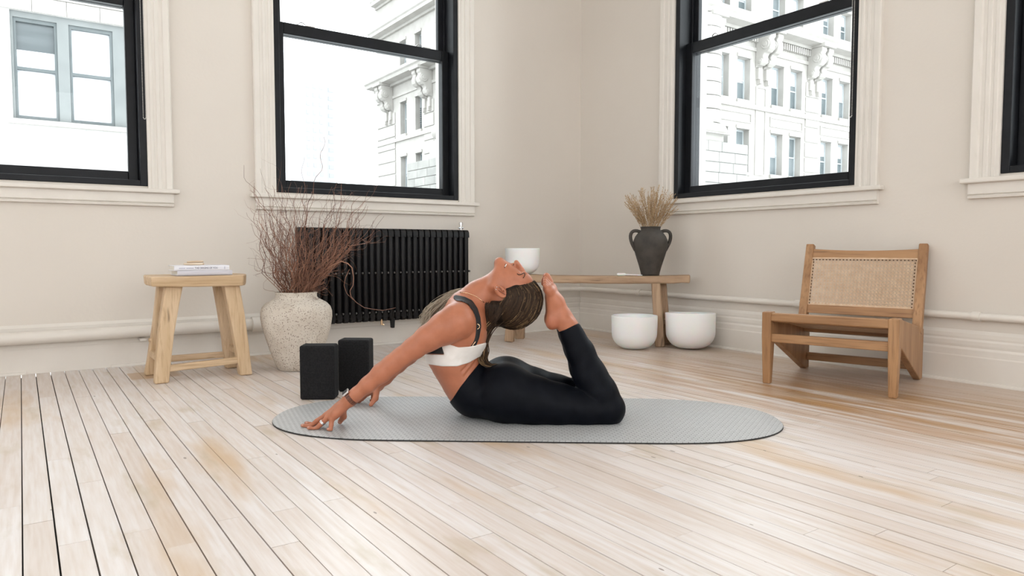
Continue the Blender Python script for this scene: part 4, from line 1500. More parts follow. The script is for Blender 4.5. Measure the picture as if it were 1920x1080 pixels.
def merge(fld, prims, kin, kout, carve=False):
    e = 0.03
    bs = [p.bounds(e) for p in prims]
    lo = np.min([b[0] for b in bs], 0); hi = np.max([b[1] for b in bs], 0)
    ix, iy, iz = sl(GX, lo[0], hi[0]), sl(GY, lo[1], hi[1]), sl(GZ, lo[2], hi[2])
    T = np.full((ix.stop - ix.start, iy.stop - iy.start, iz.stop - iz.start), 1.0, np.float32)
    T = T[:len(GX[ix]), :len(GY[iy]), :len(GZ[iz])]
    for p, (l, h) in zip(prims, bs):
        jx, jy, jz = sl(GX[ix], l[0], h[0]), sl(GY[iy], l[1], h[1]), sl(GZ[iz], l[2], h[2])
        X = GX[ix][jx][:, None, None]; Y = GY[iy][jy][None, :, None]; Z = GZ[iz][jz][None, None, :]
        T[jx, jy, jz] = smin(T[jx, jy, jz], p.ev(X, Y, Z).astype(np.float32), kin)
    D = fld.D[ix, iy, iz]
    if carve:
        fld.D[ix, iy, iz] = -smin(-D, T, kout)
    else:
        fld.D[ix, iy, iz] = smin(D, T, kout)
def surface_net(D):
    s = D < 0
    n0, n1, n2 = D.shape
    cnt = np.zeros((n0 - 1, n1 - 1, n2 - 1), np.int8)
    for i_ in (0, 1):
        for j_ in (0, 1):
            for k_ in (0, 1):
                cnt += s[i_:n0 - 1 + i_, j_:n1 - 1 + j_, k_:n2 - 1 + k_]
    I = np.argwhere((cnt > 0) & (cnt < 8))
    idx = np.full(cnt.shape, -1, np.int32)
    idx[I[:, 0], I[:, 1], I[:, 2]] = np.arange(len(I))
    cor = np.array([(a, b, c) for a in (0, 1) for b in (0, 1) for c in (0, 1)])
    V = np.stack([D[I[:, 0] + c[0], I[:, 1] + c[1], I[:, 2] + c[2]] for c in cor], 1)
    acc = np.zeros((len(I), 3)); num = np.zeros(len(I))
    for p in range(8):
        for q in range(p + 1, 8):
            if np.abs(cor[p] - cor[q]).sum() != 1: continue
            a, b = V[:, p], V[:, q]
            c = (a < 0) != (b < 0)
            t = np.where(c, a / np.where(c, a - b, 1), 0)
            pos = cor[p][None] + t[:, None] * (cor[q] - cor[p])[None]
            acc += pos * c[:, None]; num += c
    P = I + acc / num[:, None]
    verts = np.stack([GX[0] + P[:, 0] * RES, GY[0] + P[:, 1] * RES, GZ[0] + P[:, 2] * RES], 1)
    quads = []
    for ax in range(3):
        a_ = [slice(None)] * 3; b_ = [slice(None)] * 3
        a_[ax] = slice(0, -1); b_[ax] = slice(1, None)
        sa, sb = s[tuple(a_)], s[tuple(b_)]
        E_ = np.argwhere(sa != sb)
        o1, o2 = [(1, 2), (2, 0), (0, 1)][ax]
        E_ = E_[(E_[:, o1] > 0) & (E_[:, o2] > 0) & (E_[:, o1] < D.shape[o1] - 1) & (E_[:, o2] < D.shape[o2] - 1)]
        d1 = np.zeros(3, int); d1[o1] = 1
        d2 = np.zeros(3, int); d2[o2] = 1
        def g(q): return idx[q[:, 0], q[:, 1], q[:, 2]]
        f = np.stack([g(E_ - d1 - d2), g(E_ - d2), g(E_), g(E_ - d1)], 1)
        flip = sa[E_[:, 0], E_[:, 1], E_[:, 2]]
        f[~flip] = f[~flip][:, ::-1]
        quads.append(f)
    return verts, np.concatenate(quads)
PB = np.array(pix(960, 760, MD)); PB[2] = 0.0
PBASE = Vector((float(PB[0]), float(PB[1]), 0))
def sdf_object(name, D, mat, parent, smooth_it=2):
    v, q = surface_net(D)
    q = q[(q >= 0).all(1)]
    # light Laplacian smoothing
    for _ in range(smooth_it):
        a = np.zeros_like(v); n = np.zeros(len(v))
        for i_ in range(4):
            j_ = (i_ + 1) % 4
            np.add.at(a, q[:, i_], v[q[:, j_]]); np.add.at(n, q[:, i_], 1)
            np.add.at(a, q[:, j_], v[q[:, i_]]); np.add.at(n, q[:, j_], 1)
        v = v * .5 + .5 * a / np.maximum(n, 1)[:, None]
    raw = v.copy()
    v = v - np.array([PBASE.x, PBASE.y, 0])
    me = bpy.data.meshes.new(name)
    me.vertices.add(len(v)); me.vertices.foreach_set('co', v.astype(np.float32).ravel())
    me.loops.add(len(q) * 4); me.loops.foreach_set('vertex_index', q.astype(np.int32).ravel())
    me.polygons.add(len(q)); me.polygons.foreach_set('loop_start', np.arange(0, len(q) * 4, 4, dtype=np.int32))
    me.polygons.foreach_set('loop_total', np.full(len(q), 4, np.int32))
    me.update(calc_edges=True)
    me.validate()
    me.materials.append(mat)
    o = link(name, me, parent, smooth='all')
    return o, raw
def PX(px, py, d=MD): return np.array(pix(px, py, d), np.float32)
def mir(p):
    p = np.array(p, np.float32).copy(); p[1] = 2 * MD - p[1]; return p
K = MD / F                      # metres per pixel at the middle plane
body = Field()
# --- torso: pelvis, waist, ribs, chest
torso = [Cap(PX(893, 737), PX(945, 736), 40 * K, 56 * K, 1.62),
         Cap(PX(884, 727), PX(868, 704), 39 * K, 37 * K, 1.62),
         Cap(PX(868, 704), PX(850, 662), 37 * K, 43 * K, 1.58),
         Cap(PX(850, 662), PX(862, 618), 43 * K, 42 * K, 1.62),
         Cap(PX(862, 618), PX(876, 590), 42 * K, 34 * K, 1.75)]
merge(body, torso, 0.05, 0.0)
# breasts, buttocks
for s in (-1, 1):
    merge(body, [Ell(PX(829, 640, MD) + np.array([0, s * .072, 0]), .050, .058, .056)], 0, 0.03)
    merge(body, [Ell(PX(949, 722, MD) + np.array([0, s * .078, 0]), .094, .086, .088)], 0, 0.012)
# shoulder girdle and back
sn_ = PX(856, 603, 2.335)
merge(body, [Cap(PX(874, 590), sn_, .052, .058), Cap(PX(874, 590), mir(sn_), .052, .058),
             Ell(PX(884, 625, MD - .075), .050, .075, .075), Ell(mir(PX(884, 625, MD - .075)), .050, .075, .075)], 0.03, 0.035)
# --- neck
merge(body, [Cap(PX(876, 575), PX(897, 556), .062, .051), Cap(PX(897, 556), PX(934, 534), .050, .052)], 0.03, 0.035)
# --- head
UPA = math.atan2(-.585, .81)    # head-up axis in the x-z plane
head = [Ell(PX(965, 561), .087, .092, .073, UPA),
        Ell(PX(952, 531), .062, .052, .060, UPA),
        Cap(PX(936.2, 491.2, MD - .008), PX(936.2, 491.2, MD + .008), .0158, .0158),
        Cap(PX(939, 498, MD - .016), PX(926, 536, MD - .050), .0175, .020),
        Cap(PX(939, 498, MD + .016), PX(926, 536, MD + .050), .0175, .020),
        Ell(PX(953, 509), .030, .027, .036, UPA),
        Ell(PX(967, 519, MD - .036), .026, .021, .024, UPA), Ell(PX(967, 519, MD + .036), .026, .021, .024, UPA),
        Cap(PX(983, 523, MD - .030), PX(983, 523, MD + .030), .0215, .0215)]
merge(body, head, 0.022, 0.016)
merge(body, [Cap(PX(981, 507.5), PX(968.0, 492.2), .0072, .0092), Ell(PX(962.5, 496.5, MD - .0105), .0075, .007, .0065, UPA), Ell(PX(962.5, 496.5, MD + .0105), .0075, .007, .0065, UPA)], 0.006, 0.009)
merge(body, [Cap(PX(953.5, 499.5, MD - .020), PX(953.5, 496.3, MD), .0048, .0062), Cap(PX(953.5, 496.3, MD), PX(953.5, 499.5, MD + .020), .0062, .0048),
             Cap(PX(945.5, 497.0, MD - .018), PX(944.6, 492.9, MD), .0046, .0062), Cap(PX(944.6, 492.9, MD), PX(945.5, 497.0, MD + .018), .0062, .0046)], 0.002, 0.005)
merge(body, [Cap(PX(948.6, 500.0, MD - .027), PX(949.0, 493.0, MD), .0022, .0040), Cap(PX(949.0, 493.0, MD), PX(948.6, 500.0, MD + .027), .0040, .0022)], 0.001, 0.003, carve=True)
for s in (-1, 1):
    merge(body, [Ell(PX(980, 511.5, MD + s * .034), .011, .009, .014, UPA)], 0, 0.006, carve=True)
    merge(body, [Ell(PX(977.5, 515, MD + s * .031), .0125, .0115, .0135, UPA)], 0, 0.004)
    # ear
    ec = PX(938.5, 547, MD + s * .0745)
    merge(body, [Ell(ec, .0285, .0170, .0090, -.85, 0.0)], 0, 0.004)
    merge(body, [Ell(ec + np.array([.003, s * .009, .002]), .0190, .0090, .0078, -.85)], 0, 0.002, carve=True)
    merge(body, [Ell(ec + np.array([.006, s * .004, .006]), .0060, .0035, .0060, -.85)], 0, 0.002)
# --- legs (near leg given, far leg mirrored)
thigh = [(946, 738, 2.405, 50), (1000, 752, 2.405, 45), (1045, 760, 2.402, 39), (1095, 766, 2.400, 33.5), (1138, 767, 2.398, 32.5)]
shin = [(1139, 765, 2.398, 31), (1124, 735, 2.405, 30), (1106, 703, 2.415, 28.5), (1088, 660, 2.43, 23.5), (1074, 632, 2.437, 19.5), (1066, 613, 2.44, 18)]
def chain(pts, far):
    out = []
    for (a, b) in zip(pts[:-1], pts[1:]):
        p, q = PX(*a[:3]), PX(*b[:3])
        if far: p, q = mir(p), mir(q)
        out.append(Cap(p, q, a[3] * a[2] / F, b[3] * b[2] / F))
    return out
for far in (False, True):
    merge(body, chain(thigh, far), 0.02, 0.022)
    merge(body, chain(shin, far), 0.02, 0.007)
    f_ = (lambda p: mir(p)) if far else (lambda p: p)
    # foot: heel, instep, ball, toes (little toe nearest the outside)
    ft_ = [Cap(f_(PX(1065, 611, 2.44)), f_(PX(1056, 596, 2.443)), .032, .032),
           Ell(f_(PX(1037, 603, 2.443)), .030, .026, .028, 1.2),
           Cap(f_(PX(1056, 596, 2.443)), f_(PX(1045, 566, 2.444)), .031, .024),
           Cap(f_(PX(1038, 596, 2.443)), f_(PX(1035, 562, 2.44)), .022, .020),
           Cap(f_(PX(1045, 566, 2.444)), f_(PX(1034, 540, 2.458)), .022, .0155),
           Cap(f_(PX(1043, 568, 2.44)), f_(PX(1030, 545, 2.425)), .020, .0145),
           Cap(f_(PX(1034, 540, 2.460)), f_(PX(1030, 545, 2.418)), .015, .0135),
           Ell(f_(PX(1067, 603, 2.412)), .013, .013, .009)]
    merge(body, ft_, 0.014, 0.014)
    toes = [(1032, 538, 2.467, 1025.5, 518.5, 2.468, .0125), (1031, 540, 2.452, 1022.5, 523.5, 2.453, .0088), (1030, 542, 2.440, 1021.5, 527.5, 2.440, .0083),
            (1029, 544, 2.428, 1021.3, 531.5, 2.427, .0080), (1028, 547, 2.417, 1022, 536, 2.415, .0078)]
    for t in toes:
        a, b = f_(PX(*t[:3])), f_(PX(*t[3:6]))
        mid = (a + b) / 2 + np.array([.004, 0, .001], np.float32)
        merge(body, [Cap(a, mid, t[6] * 1.0, t[6] * .92), Cap(mid, b, t[6] * .92, t[6])], 0.003, 0.0025)
torso_only = body.D.copy()
# --- arms
def hand_pt(px, d, z):
    p = PX(px, 800, d); p[2] = z; return p
arm = [(856, 603, 2.335, 35), (835, 615, 2.325, 31), (803, 634, 2.318, 24.5), (776, 653, 2.313, 20.5), (752, 670, 2.31, 18), (735, 684, 2.308, 18.3), (716, 699, 2.306, 18), (690, 721, 2.303, 14.8), (668, 739, 2.302, 12.3), (656, 749, 2.302, 12.0)]
merge(body, chain(arm, False), 0.012, 0.009)
def near_hand(T):
    pal = [Cap(T(PX(656, 749, 2.302)), T(PX(634, 764, 2.325)), .0195, .0165), Cap(T(PX(656, 750, 2.302)), T(PX(628, 776, 2.288)), .0195, .0150),
           Cap(T(PX(640, 762, 2.31)), T(PX(615, 777, 2.330)), .0165, .0110), Cap(T(PX(640, 764, 2.305)), T(PX(611, 779, 2.314)), .0165, .0112),
           Cap(T(PX(640, 766, 2.30)), T(PX(615, 783, 2.297)), .0160, .0108), Cap(T(PX(638, 768, 2.295)), T(PX(622, 786, 2.281)), .0150, .0100)]
    merge(body, pal, 0.010, 0.012)
    th = [Cap(T(PX(642, 764, 2.325)), T(PX(644, 781, 2.345)), .0135, .0108), Cap(T(PX(644, 781, 2.345)), T(hand_pt(637.5, 2.358, FLOORZ + .0085)), .0105, .0080)]
    merge(body, th, 0.006, 0.008)
    fingers = [[PX(615, 777, 2.330), PX(600, 786, 2.342), PX(588, 796, 2.348), hand_pt(574, 2.352, FLOORZ + .0062)],
               [PX(611, 779, 2.314), PX(595, 789, 2.316), PX(581, 800, 2.318), hand_pt(567, 2.318, FLOORZ + .0064)],
               [PX(615, 783, 2.297), PX(602, 795, 2.294), PX(591, 805, 2.291), hand_pt(578, 2.287, FLOORZ + .0064)],
               [PX(622, 786, 2.281), PX(621, 797, 2.276), PX(620, 806, 2.272), hand_pt(614.5, 2.270, FLOORZ + .0058)]]
    for k, fg in enumerate(fingers):
        r = (.0086, .0088, .0084, .0076)[k]
        fg = [T(p) for p in fg]
        merge(body, [Cap(fg[0], fg[1], r * 1.1, r), Cap(fg[1], fg[2], r, r * .88), Cap(fg[2], fg[3], r * .88, r * .72)], 0.003, 0.003)
near_hand(lambda p: p)
DXF = np.array([0.052, 0.0, 0.0], np.float32)
farT = lambda p: mir(p) + DXF
fa = []
pts_far = []
for k, a in enumerate(arm):
    p = mir(PX(*a[:3])) + DXF * (k / (len(arm) - 1))
    pts_far.append((p, a[3] * a[2] / F))
merge(body, [Cap(p[0], q[0], p[1], q[1]) for p, q in zip(pts_far[:-1], pts_far[1:])], 0.012, 0.022)
near_hand(farT)
# small waist creases at the back
def near_surface(px, py):
    d = MD - 0.2
    for k in range(200):
        p = pix(px, py, d)
        i_ = int(round((p.x - GX[0]) / RES)); j_ = int(round((p.y - GY[0]) / RES)); l_ = int(round((p.z - GZ[0]) / RES))
        if 0 <= i_ < len(GX) and 0 <= j_ < len(GY) and 0 <= l_ < len(GZ) and torso_only[i_, j_, l_] < 0: break
        d += .001
    return PX(px, py, d)
for cr_, r_c in (([(894, 664), (886, 674), (876, 686), (866, 697)], .0030), ([(896, 673), (889, 682), (880, 694), (871, 706)], .0028)):
    q_ = [near_surface(*c_) for c_ in cr_]
    merge(body, [Cap(a_, b_, r_c, r_c) for a_, b_ in zip(q_[:-1], q_[1:])], 0.001, 0.006, carve=True)
# nothing reaches below the top of the mat
zf = GZ[None, None, :]
body.D = np.maximum(body.D, (FLOORZ - zf)).astype(np.float32)

def skin_material():
    m = mk('tanned_skin', (0.41, 0.145, 0.074), (0.465, 0.17, 0.09), scale=30, rough=0.45, bump=0.03, bscale=300, sss=0.12)
    nt = m.node_tree; N = nt.nodes; L = nt.links
    b = N['Principled BSDF']
    src = b.inputs['Base Color'].links[0].from_socket
    at_ = N.new('ShaderNodeVertexColor'); at_.layer_name = 'tint'
    mx = N.new('ShaderNodeMix'); mx.data_type = 'RGBA'; mx.blend_type = 'MIX'
    L.new(at_.outputs['Alpha'], mx.inputs['Factor']); L.new(src, mx.inputs['A']); L.new(at_.outputs['Color'], mx.inputs['B'])
    L.new(mx.outputs['Result'], b.inputs['Base Color'])
    return m
M['skin'] = skin_material()
M['legging'] = mk('black_jersey', (0.0028, 0.0035, 0.0060), (0.0042, 0.0052, 0.0085), scale=25, rough=0.5, bump=0.1, bscale=400, spec=0.09)  # blue tint puts the cloth's bluish sheen into the base colour
M['bra_white'] = mk('white_jersey', (0.78, 0.74, 0.70), (0.83, 0.80, 0.765), scale=40, rough=0.75, bump=0.08, bscale=300)
M['bra_black'] = mk('black_elastic', (0.006, 0.006, 0.007), rough=0.6)
person = thing('person', 'woman in black leggings and white sports top arching back on the mat', 'person', l2w(PBASE), -YAW)
bo, raw = sdf_object('body', body.D, M['skin'], person)
# painted tints: lips, nails (colour that belongs to the skin itself)
ca = bo.data.color_attributes.new('tint', 'FLOAT_COLOR', 'POINT')
tint = np.zeros((len(bo.data.vertices), 4), np.float32)
def paint(pt, r, col, al):
    if len(raw) != len(tint): return
    d = np.linalg.norm(raw - np.array(pt)[None], axis=1)
    w_ = np.clip((r - d) / (r * .35), 0, 1) * al
    sel = w_ > tint[:, 3]
    tint[sel, :3] = col; tint[sel, 3] = w_[sel]
for s in np.linspace(-.016, .016, 7):
    paint(PX(953.5, 496.0 + abs(s) * 160, MD + s), .0072, (0.29, 0.050, 0.042), .9)
    paint(PX(944.8, 492.8 + abs(s) * 200, MD + s), .0078, (0.29, 0.050, 0.042), .9)
for (x, d) in ((637.0, 2.352), (574, 2.345), (566, 2.312), (577, 2.281), (614, 2.264)):
    p = hand_pt(x, d, FLOORZ + .011)
    paint(p, .0065, (0.62, 0.36, 0.29), .6)
paint(PX(1036, 607, 2.42), .030, (0.43, 0.14, 0.075), .6)
ca.data.foreach_set('color', tint.ravel())
print('TINT', len(raw), len(tint), float(tint[:, 3].sum()))

# --- clothing: shells offset from the body, bounded in the side view (mirrored to the far side)
def side_px():
    X = GX[:, None, None]; Y = GY[None, :, None]; Z = GZ[None, None, :]
    Ym = MD - np.abs(Y - MD)
    d = Ym * math.cos(TH) - (Z - CH) * math.sin(TH)
    u = Ym * math.sin(TH) + (Z - CH) * math.cos(TH)
    sh = body.D.shape
    return (960 + F * X / d).astype(np.float32), np.broadcast_to((540 - F * u / d).astype(np.float32), sh)
QX, QY = side_px()
band = np.abs(body.D) < 0.02
BI = np.argwhere(band)
bx_, by_ = QX[band], QY[band]
bd_ = body.D[band]
band2 = np.abs(torso_only) < 0.02
BI2 = np.argwhere(band2)
bx2_, by2_, bd2_ = QX[band2], QY[band2], torso_only[band2]
del QX, QY
def poly_sd(poly, x, y):
    d = np.full(x.shape, 1e9, np.float32); ins = np.zeros(x.shape, bool)
    n = len(poly)
    for i_ in range(n):
        (ax, ay), (bx2, by2) = poly[i_], poly[(i_ + 1) % n]
        ex, ey = bx2 - ax, by2 - ay
        t = np.clip(((x - ax) * ex + (y - ay) * ey) / (ex * ex + ey * ey), 0, 1)
        d = np.minimum(d, (x - ax - t * ex) ** 2 + (y - ay - t * ey) ** 2)
        c = ((ay > y) != (by2 > y)) & (x < ex * (y - ay) / (ey if ey else 1e-9) + ax)
        ins ^= c
    return np.where(ins, -np.sqrt(d), np.sqrt(d))
def line_sd(pl, hw, x, y):
    d = np.full(x.shape, 1e9, np.float32)
    for (ax, ay), (bx2, by2) in zip(pl[:-1], pl[1:]):
        ex, ey = bx2 - ax, by2 - ay
        t = np.clip(((x - ax) * ex + (y - ay) * ey) / (ex * ex + ey * ey), 0, 1)
        d = np.minimum(d, (x - ax - t * ex) ** 2 + (y - ay - t * ey) ** 2)
    return np.sqrt(d) - hw
def shell(name, sd_px, off, mat, extra=None, it=2, tor=False):
    bd, bn_ = (bd2_, band2) if tor else (bd_, band)
    v = np.maximum(bd - off, sd_px * K)
    if extra is not None: v = np.maximum(v, extra)
    # hollow: drop what lies deep inside the body
    v = np.maximum(v, -bd - 0.012)
    D = np.full(body.D.shape, 1.0, np.float32)
    D[bn_] = v
    D = np.maximum(D, FLOORZ - .0004 - GZ[None, None, :]).astype(np.float32)
    return sdf_object(name, D, mat, person, it)[0]
yb_ = GY[BI[:, 1]]
noarm = None
LEG = [(849, 747), (862, 727), (880, 704), (899, 681), (908, 655), (1030, 645), (1043, 624), (1060, 618), (1084, 606), (1220, 690), (1220, 840), (840, 840), (838, 760)]
shell('leggings', poly_sd(LEG, bx_, by_), 0.0035, M['legging'])
WB = [(790, 664), (804, 664.5), (833, 665), (828, 649), (841, 645), (859, 651), (880, 650), (912, 642), (912, 664), (895, 671), (880, 680), (857, 687), (829, 687), (803, 683), (790, 683)]
shell('sports_top', poly_sd(WB, bx2_, by2_), 0.0045, M['bra_white'], tor=True)
BB_ = [(786, 663), (790, 640), (806, 622), (842, 606), (850, 622), (845, 644), (828, 649), (833, 664)]
shell('top_cup', poly_sd(BB_, bx2_, by2_), 0.0040, M['bra_black'], tor=True)
STR = [(855, 558), (862, 559.5), (870, 561), (882, 567), (891, 580), (896, 596), (897.5, 612), (894, 632), (886, 652)]
shell('shoulder_strap', line_sd(STR, 5.0, bx_, by_), 0.0035, M['bra_black'], (np.abs(yb_ - MD) - 0.150).astype(np.float32))
# strap ring and clasp
def pl(p): return Vector((float(p[0]) - PBASE.x, float(p[1]) - PBASE.y, float(p[2])))

# --- hair
hair = Field()
merge(hair, [Ell(PX(965, 563), .0935, .0975, .079, UPA), Ell(PX(938, 584), .056, .050, .066, UPA), Ell(PX(922, 597), .030, .032, .040, UPA)], 0.02, 0)
X = GX[:, None, None]; Z = GZ[None, None, :]
hb = np.abs(hair.D) < .03
HI = np.argwhere(hb | (hair.D < 0))
hx = GX[HI[:, 0]]; hz = GZ[HI[:, 2]]
d_ = MD * math.cos(TH) - (hz - CH) * math.sin(TH)
hpx = 960 + F * hx / d_; hpy = 540 - F * (MD * math.sin(TH) + (hz - CH) * math.cos(TH)) / d_
HP = [(1001, 525), (988, 529), (975, 533), (962, 531), (950, 531), (947, 538), (951, 546), (950, 554), (946, 560), (936, 562), (924, 562), (909, 562), (900, 600), (900, 650), (1040, 650), (1040, 520)]
hv = np.maximum(hair.D[HI[:, 0], HI[:, 1], HI[:, 2]], poly_sd(HP, hpx, hpy) * K)
D = np.full(body.D.shape, 1.0, np.float32)
D[HI[:, 0], HI[:, 1], HI[:, 2]] = hv
def hair_material():
    m = bpy.data.materials.new('highlighted_brown_hair')
    m.use_nodes = True
    nt = m.node_tree; N = nt.nodes; L = nt.links
    b = N['Principled BSDF']
    a = N.new('ShaderNodeVertexColor'); a.layer_name = 'strand'
    L.new(a.outputs['Color'], b.inputs['Base Color'])
    b.inputs['Roughness'].default_value = 0.5
    b.inputs['Specular IOR Level'].default_value = 0.2
    return m
M['hair'] = hair_material()
M['hair_base'] = mk('dark_brown_hair', (0.014, 0.009, 0.006), (0.024, 0.015, 0.010), scale=40, stretch=(1, 1, 1), rough=0.6, spec=0.15)
hobj, _ = sdf_object('hair', D, M['hair_base'], person)
rnd = random.Random(21)
class Strands:
    def __init__(s): s.m = MB(); s.c = []
    def add(s, pts, r, col, n=4):
        k = len(pts)
        rr = [r * min(1.0, .35 + 4 * min(i_ / (k - 1), 1 - i_ / (k - 1))) for i_ in range(k)]
        n0 = len(s.m.v)
        s.m.tube(pts, rr, n, cap=False)
        s.c += [col] * (len(s.m.v) - n0)
    def build(s, name, parent):
        o = s.m.build(name, M['hair'], parent, smooth='all', fix=False)
        at_ = o.data.color_attributes.new('strand', 'FLOAT_COLOR', 'POINT')
        at_.data.foreach_set('color', [v for c in s.c for v in (*c, 1.0)])
        return o
DARK, MID, GOLD, ASH = (0.016, 0.010, 0.006), (0.055, 0.031, 0.017), (0.34, 0.215, 0.11), (0.62, 0.545, 0.44)
def tone(a, b, t): return tuple(a[i_] + (b[i_] - a[i_]) * t for i_ in range(3))
def catmull(P, n):
    P = [Vector(p) for p in P]
    P = [P[0] * 2 - P[1]] + P + [P[-1] * 2 - P[-2]]
    out = []
    for k in range(1, len(P) - 2):
        for j in range(n):
            t = j / n
            out.append(.5 * ((2 * P[k]) + (P[k + 1] - P[k - 1]) * t + (2 * P[k - 1] - 5 * P[k] + 4 * P[k + 1] - P[k + 2]) * t * t + (3 * P[k] - P[k - 1] - 3 * P[k + 1] + P[k + 2]) * t ** 3))
    out.append(P[-2])
    return out
# scalp strands swept back from the hairline to the tie
sc = Strands()
HC = PX(964, 564)
R3 = np.array([.1005, .0835, .1005])
def onhair(px, py, s, lift=1.0):
    """point on the hair ellipsoid seen at a pixel of the side view, s=-1 near side, +1 far side"""
    p = PX(px, py)
    q = (p - HC) / R3
    r2 = q[0] ** 2 + q[2] ** 2
    y = math.sqrt(max(0.0, 1 - r2))
    if r2 > 1: q = q / math.sqrt(r2)
    return Vector((float(HC[0] + q[0] * R3[0] * lift), float(HC[1] + s * y * R3[1] * lift), float(HC[2] + q[2] * R3[2] * lift)))
INNER = [(948, 543), (947, 556), (940, 566), (934, 577), (928, 588), (924, 597), (920, 604)]
OUTER = [(1003, 525), (1017, 545), (1017, 568), (1004, 596), (975, 616), (942, 618), (920, 608)]
for k in range(620):
    s = -1 if rnd.random() < .74 else 1
    u = rnd.random() ** .8
    P = []
    j1, j2 = rnd.gauss(0, 1.2), rnd.gauss(0, 1.6)
    lift = rnd.uniform(.985, 1.022)
    wav = rnd.uniform(0, 6.28)
    for j in range(7):
        x = INNER[j][0] + (OUTER[j][0] - INNER[j][0]) * u + j1 + .9 * math.sin(wav + j)
        y = INNER[j][1] + (OUTER[j][1] - INNER[j][1]) * u + j2 + .9 * math.cos(wav + j * 1.3)
        if j == 0: y = INNER[0][1] + (OUTER[0][1] - INNER[0][1]) * u + rnd.uniform(0, 4)
        P.append(onhair(x, y, s, lift))
    g_ = rnd.random()
    col = tone(DARK, MID, rnd.random()) if g_ < .78 else tone(MID, GOLD, rnd.uniform(.2, 1.0))
    sc.add([p - PBASE for p in catmull(P, 3)], rnd.uniform(.0010, .0021), col)
for k in range(150):
    s = -1 if rnd.random() < .8 else 1
    x0_ = rnd.uniform(908, 947); y0_ = 563 + rnd.uniform(-1, 3)
    e = (915 + rnd.uniform(-5, 12), 606 + rnd.uniform(-5, 6))
    P = []
    for j in range(5):
        t = j / 4
        x = x0_ + (e[0] - x0_) * t + 5 * math.sin(math.pi * t) * (1 if x0_ > 925 else -.3); y = y0_ + (e[1] - y0_) * t
        yy = .073 * math.sqrt(max(0, 1 - ((x - 936) / 34) ** 2 * .8)) + .003 * rnd.random()
        P.append(Vector(pix(x, y + 3 * (j == 0), MD + s * yy * (.90 if j == 0 else 1.0))))
    sc.add([p - PBASE for p in catmull(P, 3)], rnd.uniform(.0012, .0022), tone(DARK, MID, rnd.random() * .8))
sc.build('hair_strands', hobj)
# tail falling from the tie down the back
tl = Strands()
core = [(926, 600), (912, 612), (904, 628), (902, 645), (905, 660), (904, 672), (910, 682), (922, 686), (934, 684)]
wid = [15, 14, 12, 9, 8, 7.5, 7, 6, 5]
for k in range(230):
    ox, oy, od = rnd.gauss(0, .5), rnd.gauss(0, .4), rnd.gauss(0, .5)
    ph = rnd.uniform(0, 6.28)
    cut = rnd.randint(6, 9)
    P = []
    for j, ((x, y), w_) in enumerate(zip(core[:cut], wid)):
        P.append(Vector(pix(x + ox * w_ + 1.6 * math.sin(ph + j), y + oy * w_ * .6, MD - .030 - .035 * min(1, j / 4) + od * w_ * K)))
    g_ = rnd.random()
    base = tone(DARK, MID, rnd.random()) if g_ < .6 else tone(MID, GOLD, rnd.uniform(.1, .8))
    tl.add([p - PBASE for p in catmull(P, 4)], rnd.uniform(.0012, .0022), base)
tl.build('hair_tail', hobj)
# loose lighter hair hanging over the far shoulder
lo_ = Strands()
for k in range(210):
    t = rnd.random()
    ph = rnd.uniform(0, 6.28)
    a = (884 + rnd.uniform(-6, 8), 540 + rnd.uniform(-2, 16))
    b = (852 - 6 * t + rnd.gauss(0, 4), 545 + 22 * t + rnd.gauss(0, 2))
    c = (822 - 4 * t + rnd.gauss(0, 5), 562 + 30 * t + rnd.gauss(0, 4))
    e = (799 + 4 * t + rnd.gauss(0, 5), 585 + 30 * t + rnd.gauss(0, 5))
    f2 = (791 + 8 * t + rnd.gauss(0, 5), 602 + 26 * t + rnd.gauss(0, 7))
    dd_ = MD + .115 + rnd.gauss(0, .018)
    P = [Vector(pix(x + 2.2 * math.sin(ph + 1.7 * j), y + 1.6 * math.cos(ph + 1.9 * j), dd_ - .06 * (j == 0) + .01 * j)) for j, (x, y) in enumerate((a, b, c, e, f2))]
    sp_ = rnd.gauss(0, .010)
    P = [p + Vector((0, 0, sp_ * j / 4)) for j, p in enumerate(P)]
    if rnd.random() < .25: P = P[:4]
    g_ = rnd.random()
    lo_.add([p - PBASE for p in catmull(P, 5)], rnd.uniform(.0005, .0010), tone((0.24, 0.185, 0.125), ASH, rnd.random()))
lo_.build('hair_loose', hobj)

# --- face lines, jewellery, watch
M['lash'] = mk('dark_lash', (0.012, 0.009, 0.008), rough=0.6)
M['tooth'] = mk('tooth_white', (0.75, 0.72, 0.66), rough=0.3)
def surf(px, py, side=-1, lift=0.0006):
    """march from the outside towards the middle plane onto the body, keeping to a pixel of the view"""
    d = MD + side * 0.2
    for k in range(260):
        p = pix(px, py, d)
        i_ = int(round((p.x - GX[0]) / RES)); j_ = int(round((p.y - GY[0]) / RES)); l_ = int(round((p.z - GZ[0]) / RES))
        if 0 <= i_ < len(GX) and 0 <= j_ < len(GY) and 0 <= l_ < len(GZ) and body.D[i_, j_, l_] < lift:
            break
        d -= side * .001
        if (d - MD) * side < 0: break
    return pix(px, py, d)
def line_on(name, pts, r, mat, side=-1, parent=None, n=5, lift=.0012):
    P = [surf(x, y, side) for (x, y) in pts]
    # even out the depth
    for _ in range(3):
        P = [P[0]] + [(P[k - 1] + P[k] * 2 + P[k + 1]) / 4 for k in range(1, len(P) - 1)] + [P[-1]]
    m = MB(); m.tube([p - PBASE + Vector((0, side * lift, lift * .4)) for p in P], r, n)
    return m.build(name, mat, parent or person, smooth='all')
line_on('eyelashes', [(969.5, 513.2), (971, 515.6), (973, 516.8), (976, 515.8), (979, 513.8), (981.5, 512.2)], .0013, M['lash'], lift=.002)
M['brow'] = mk('brown_brow', (0.075, 0.032, 0.018), rough=0.7)
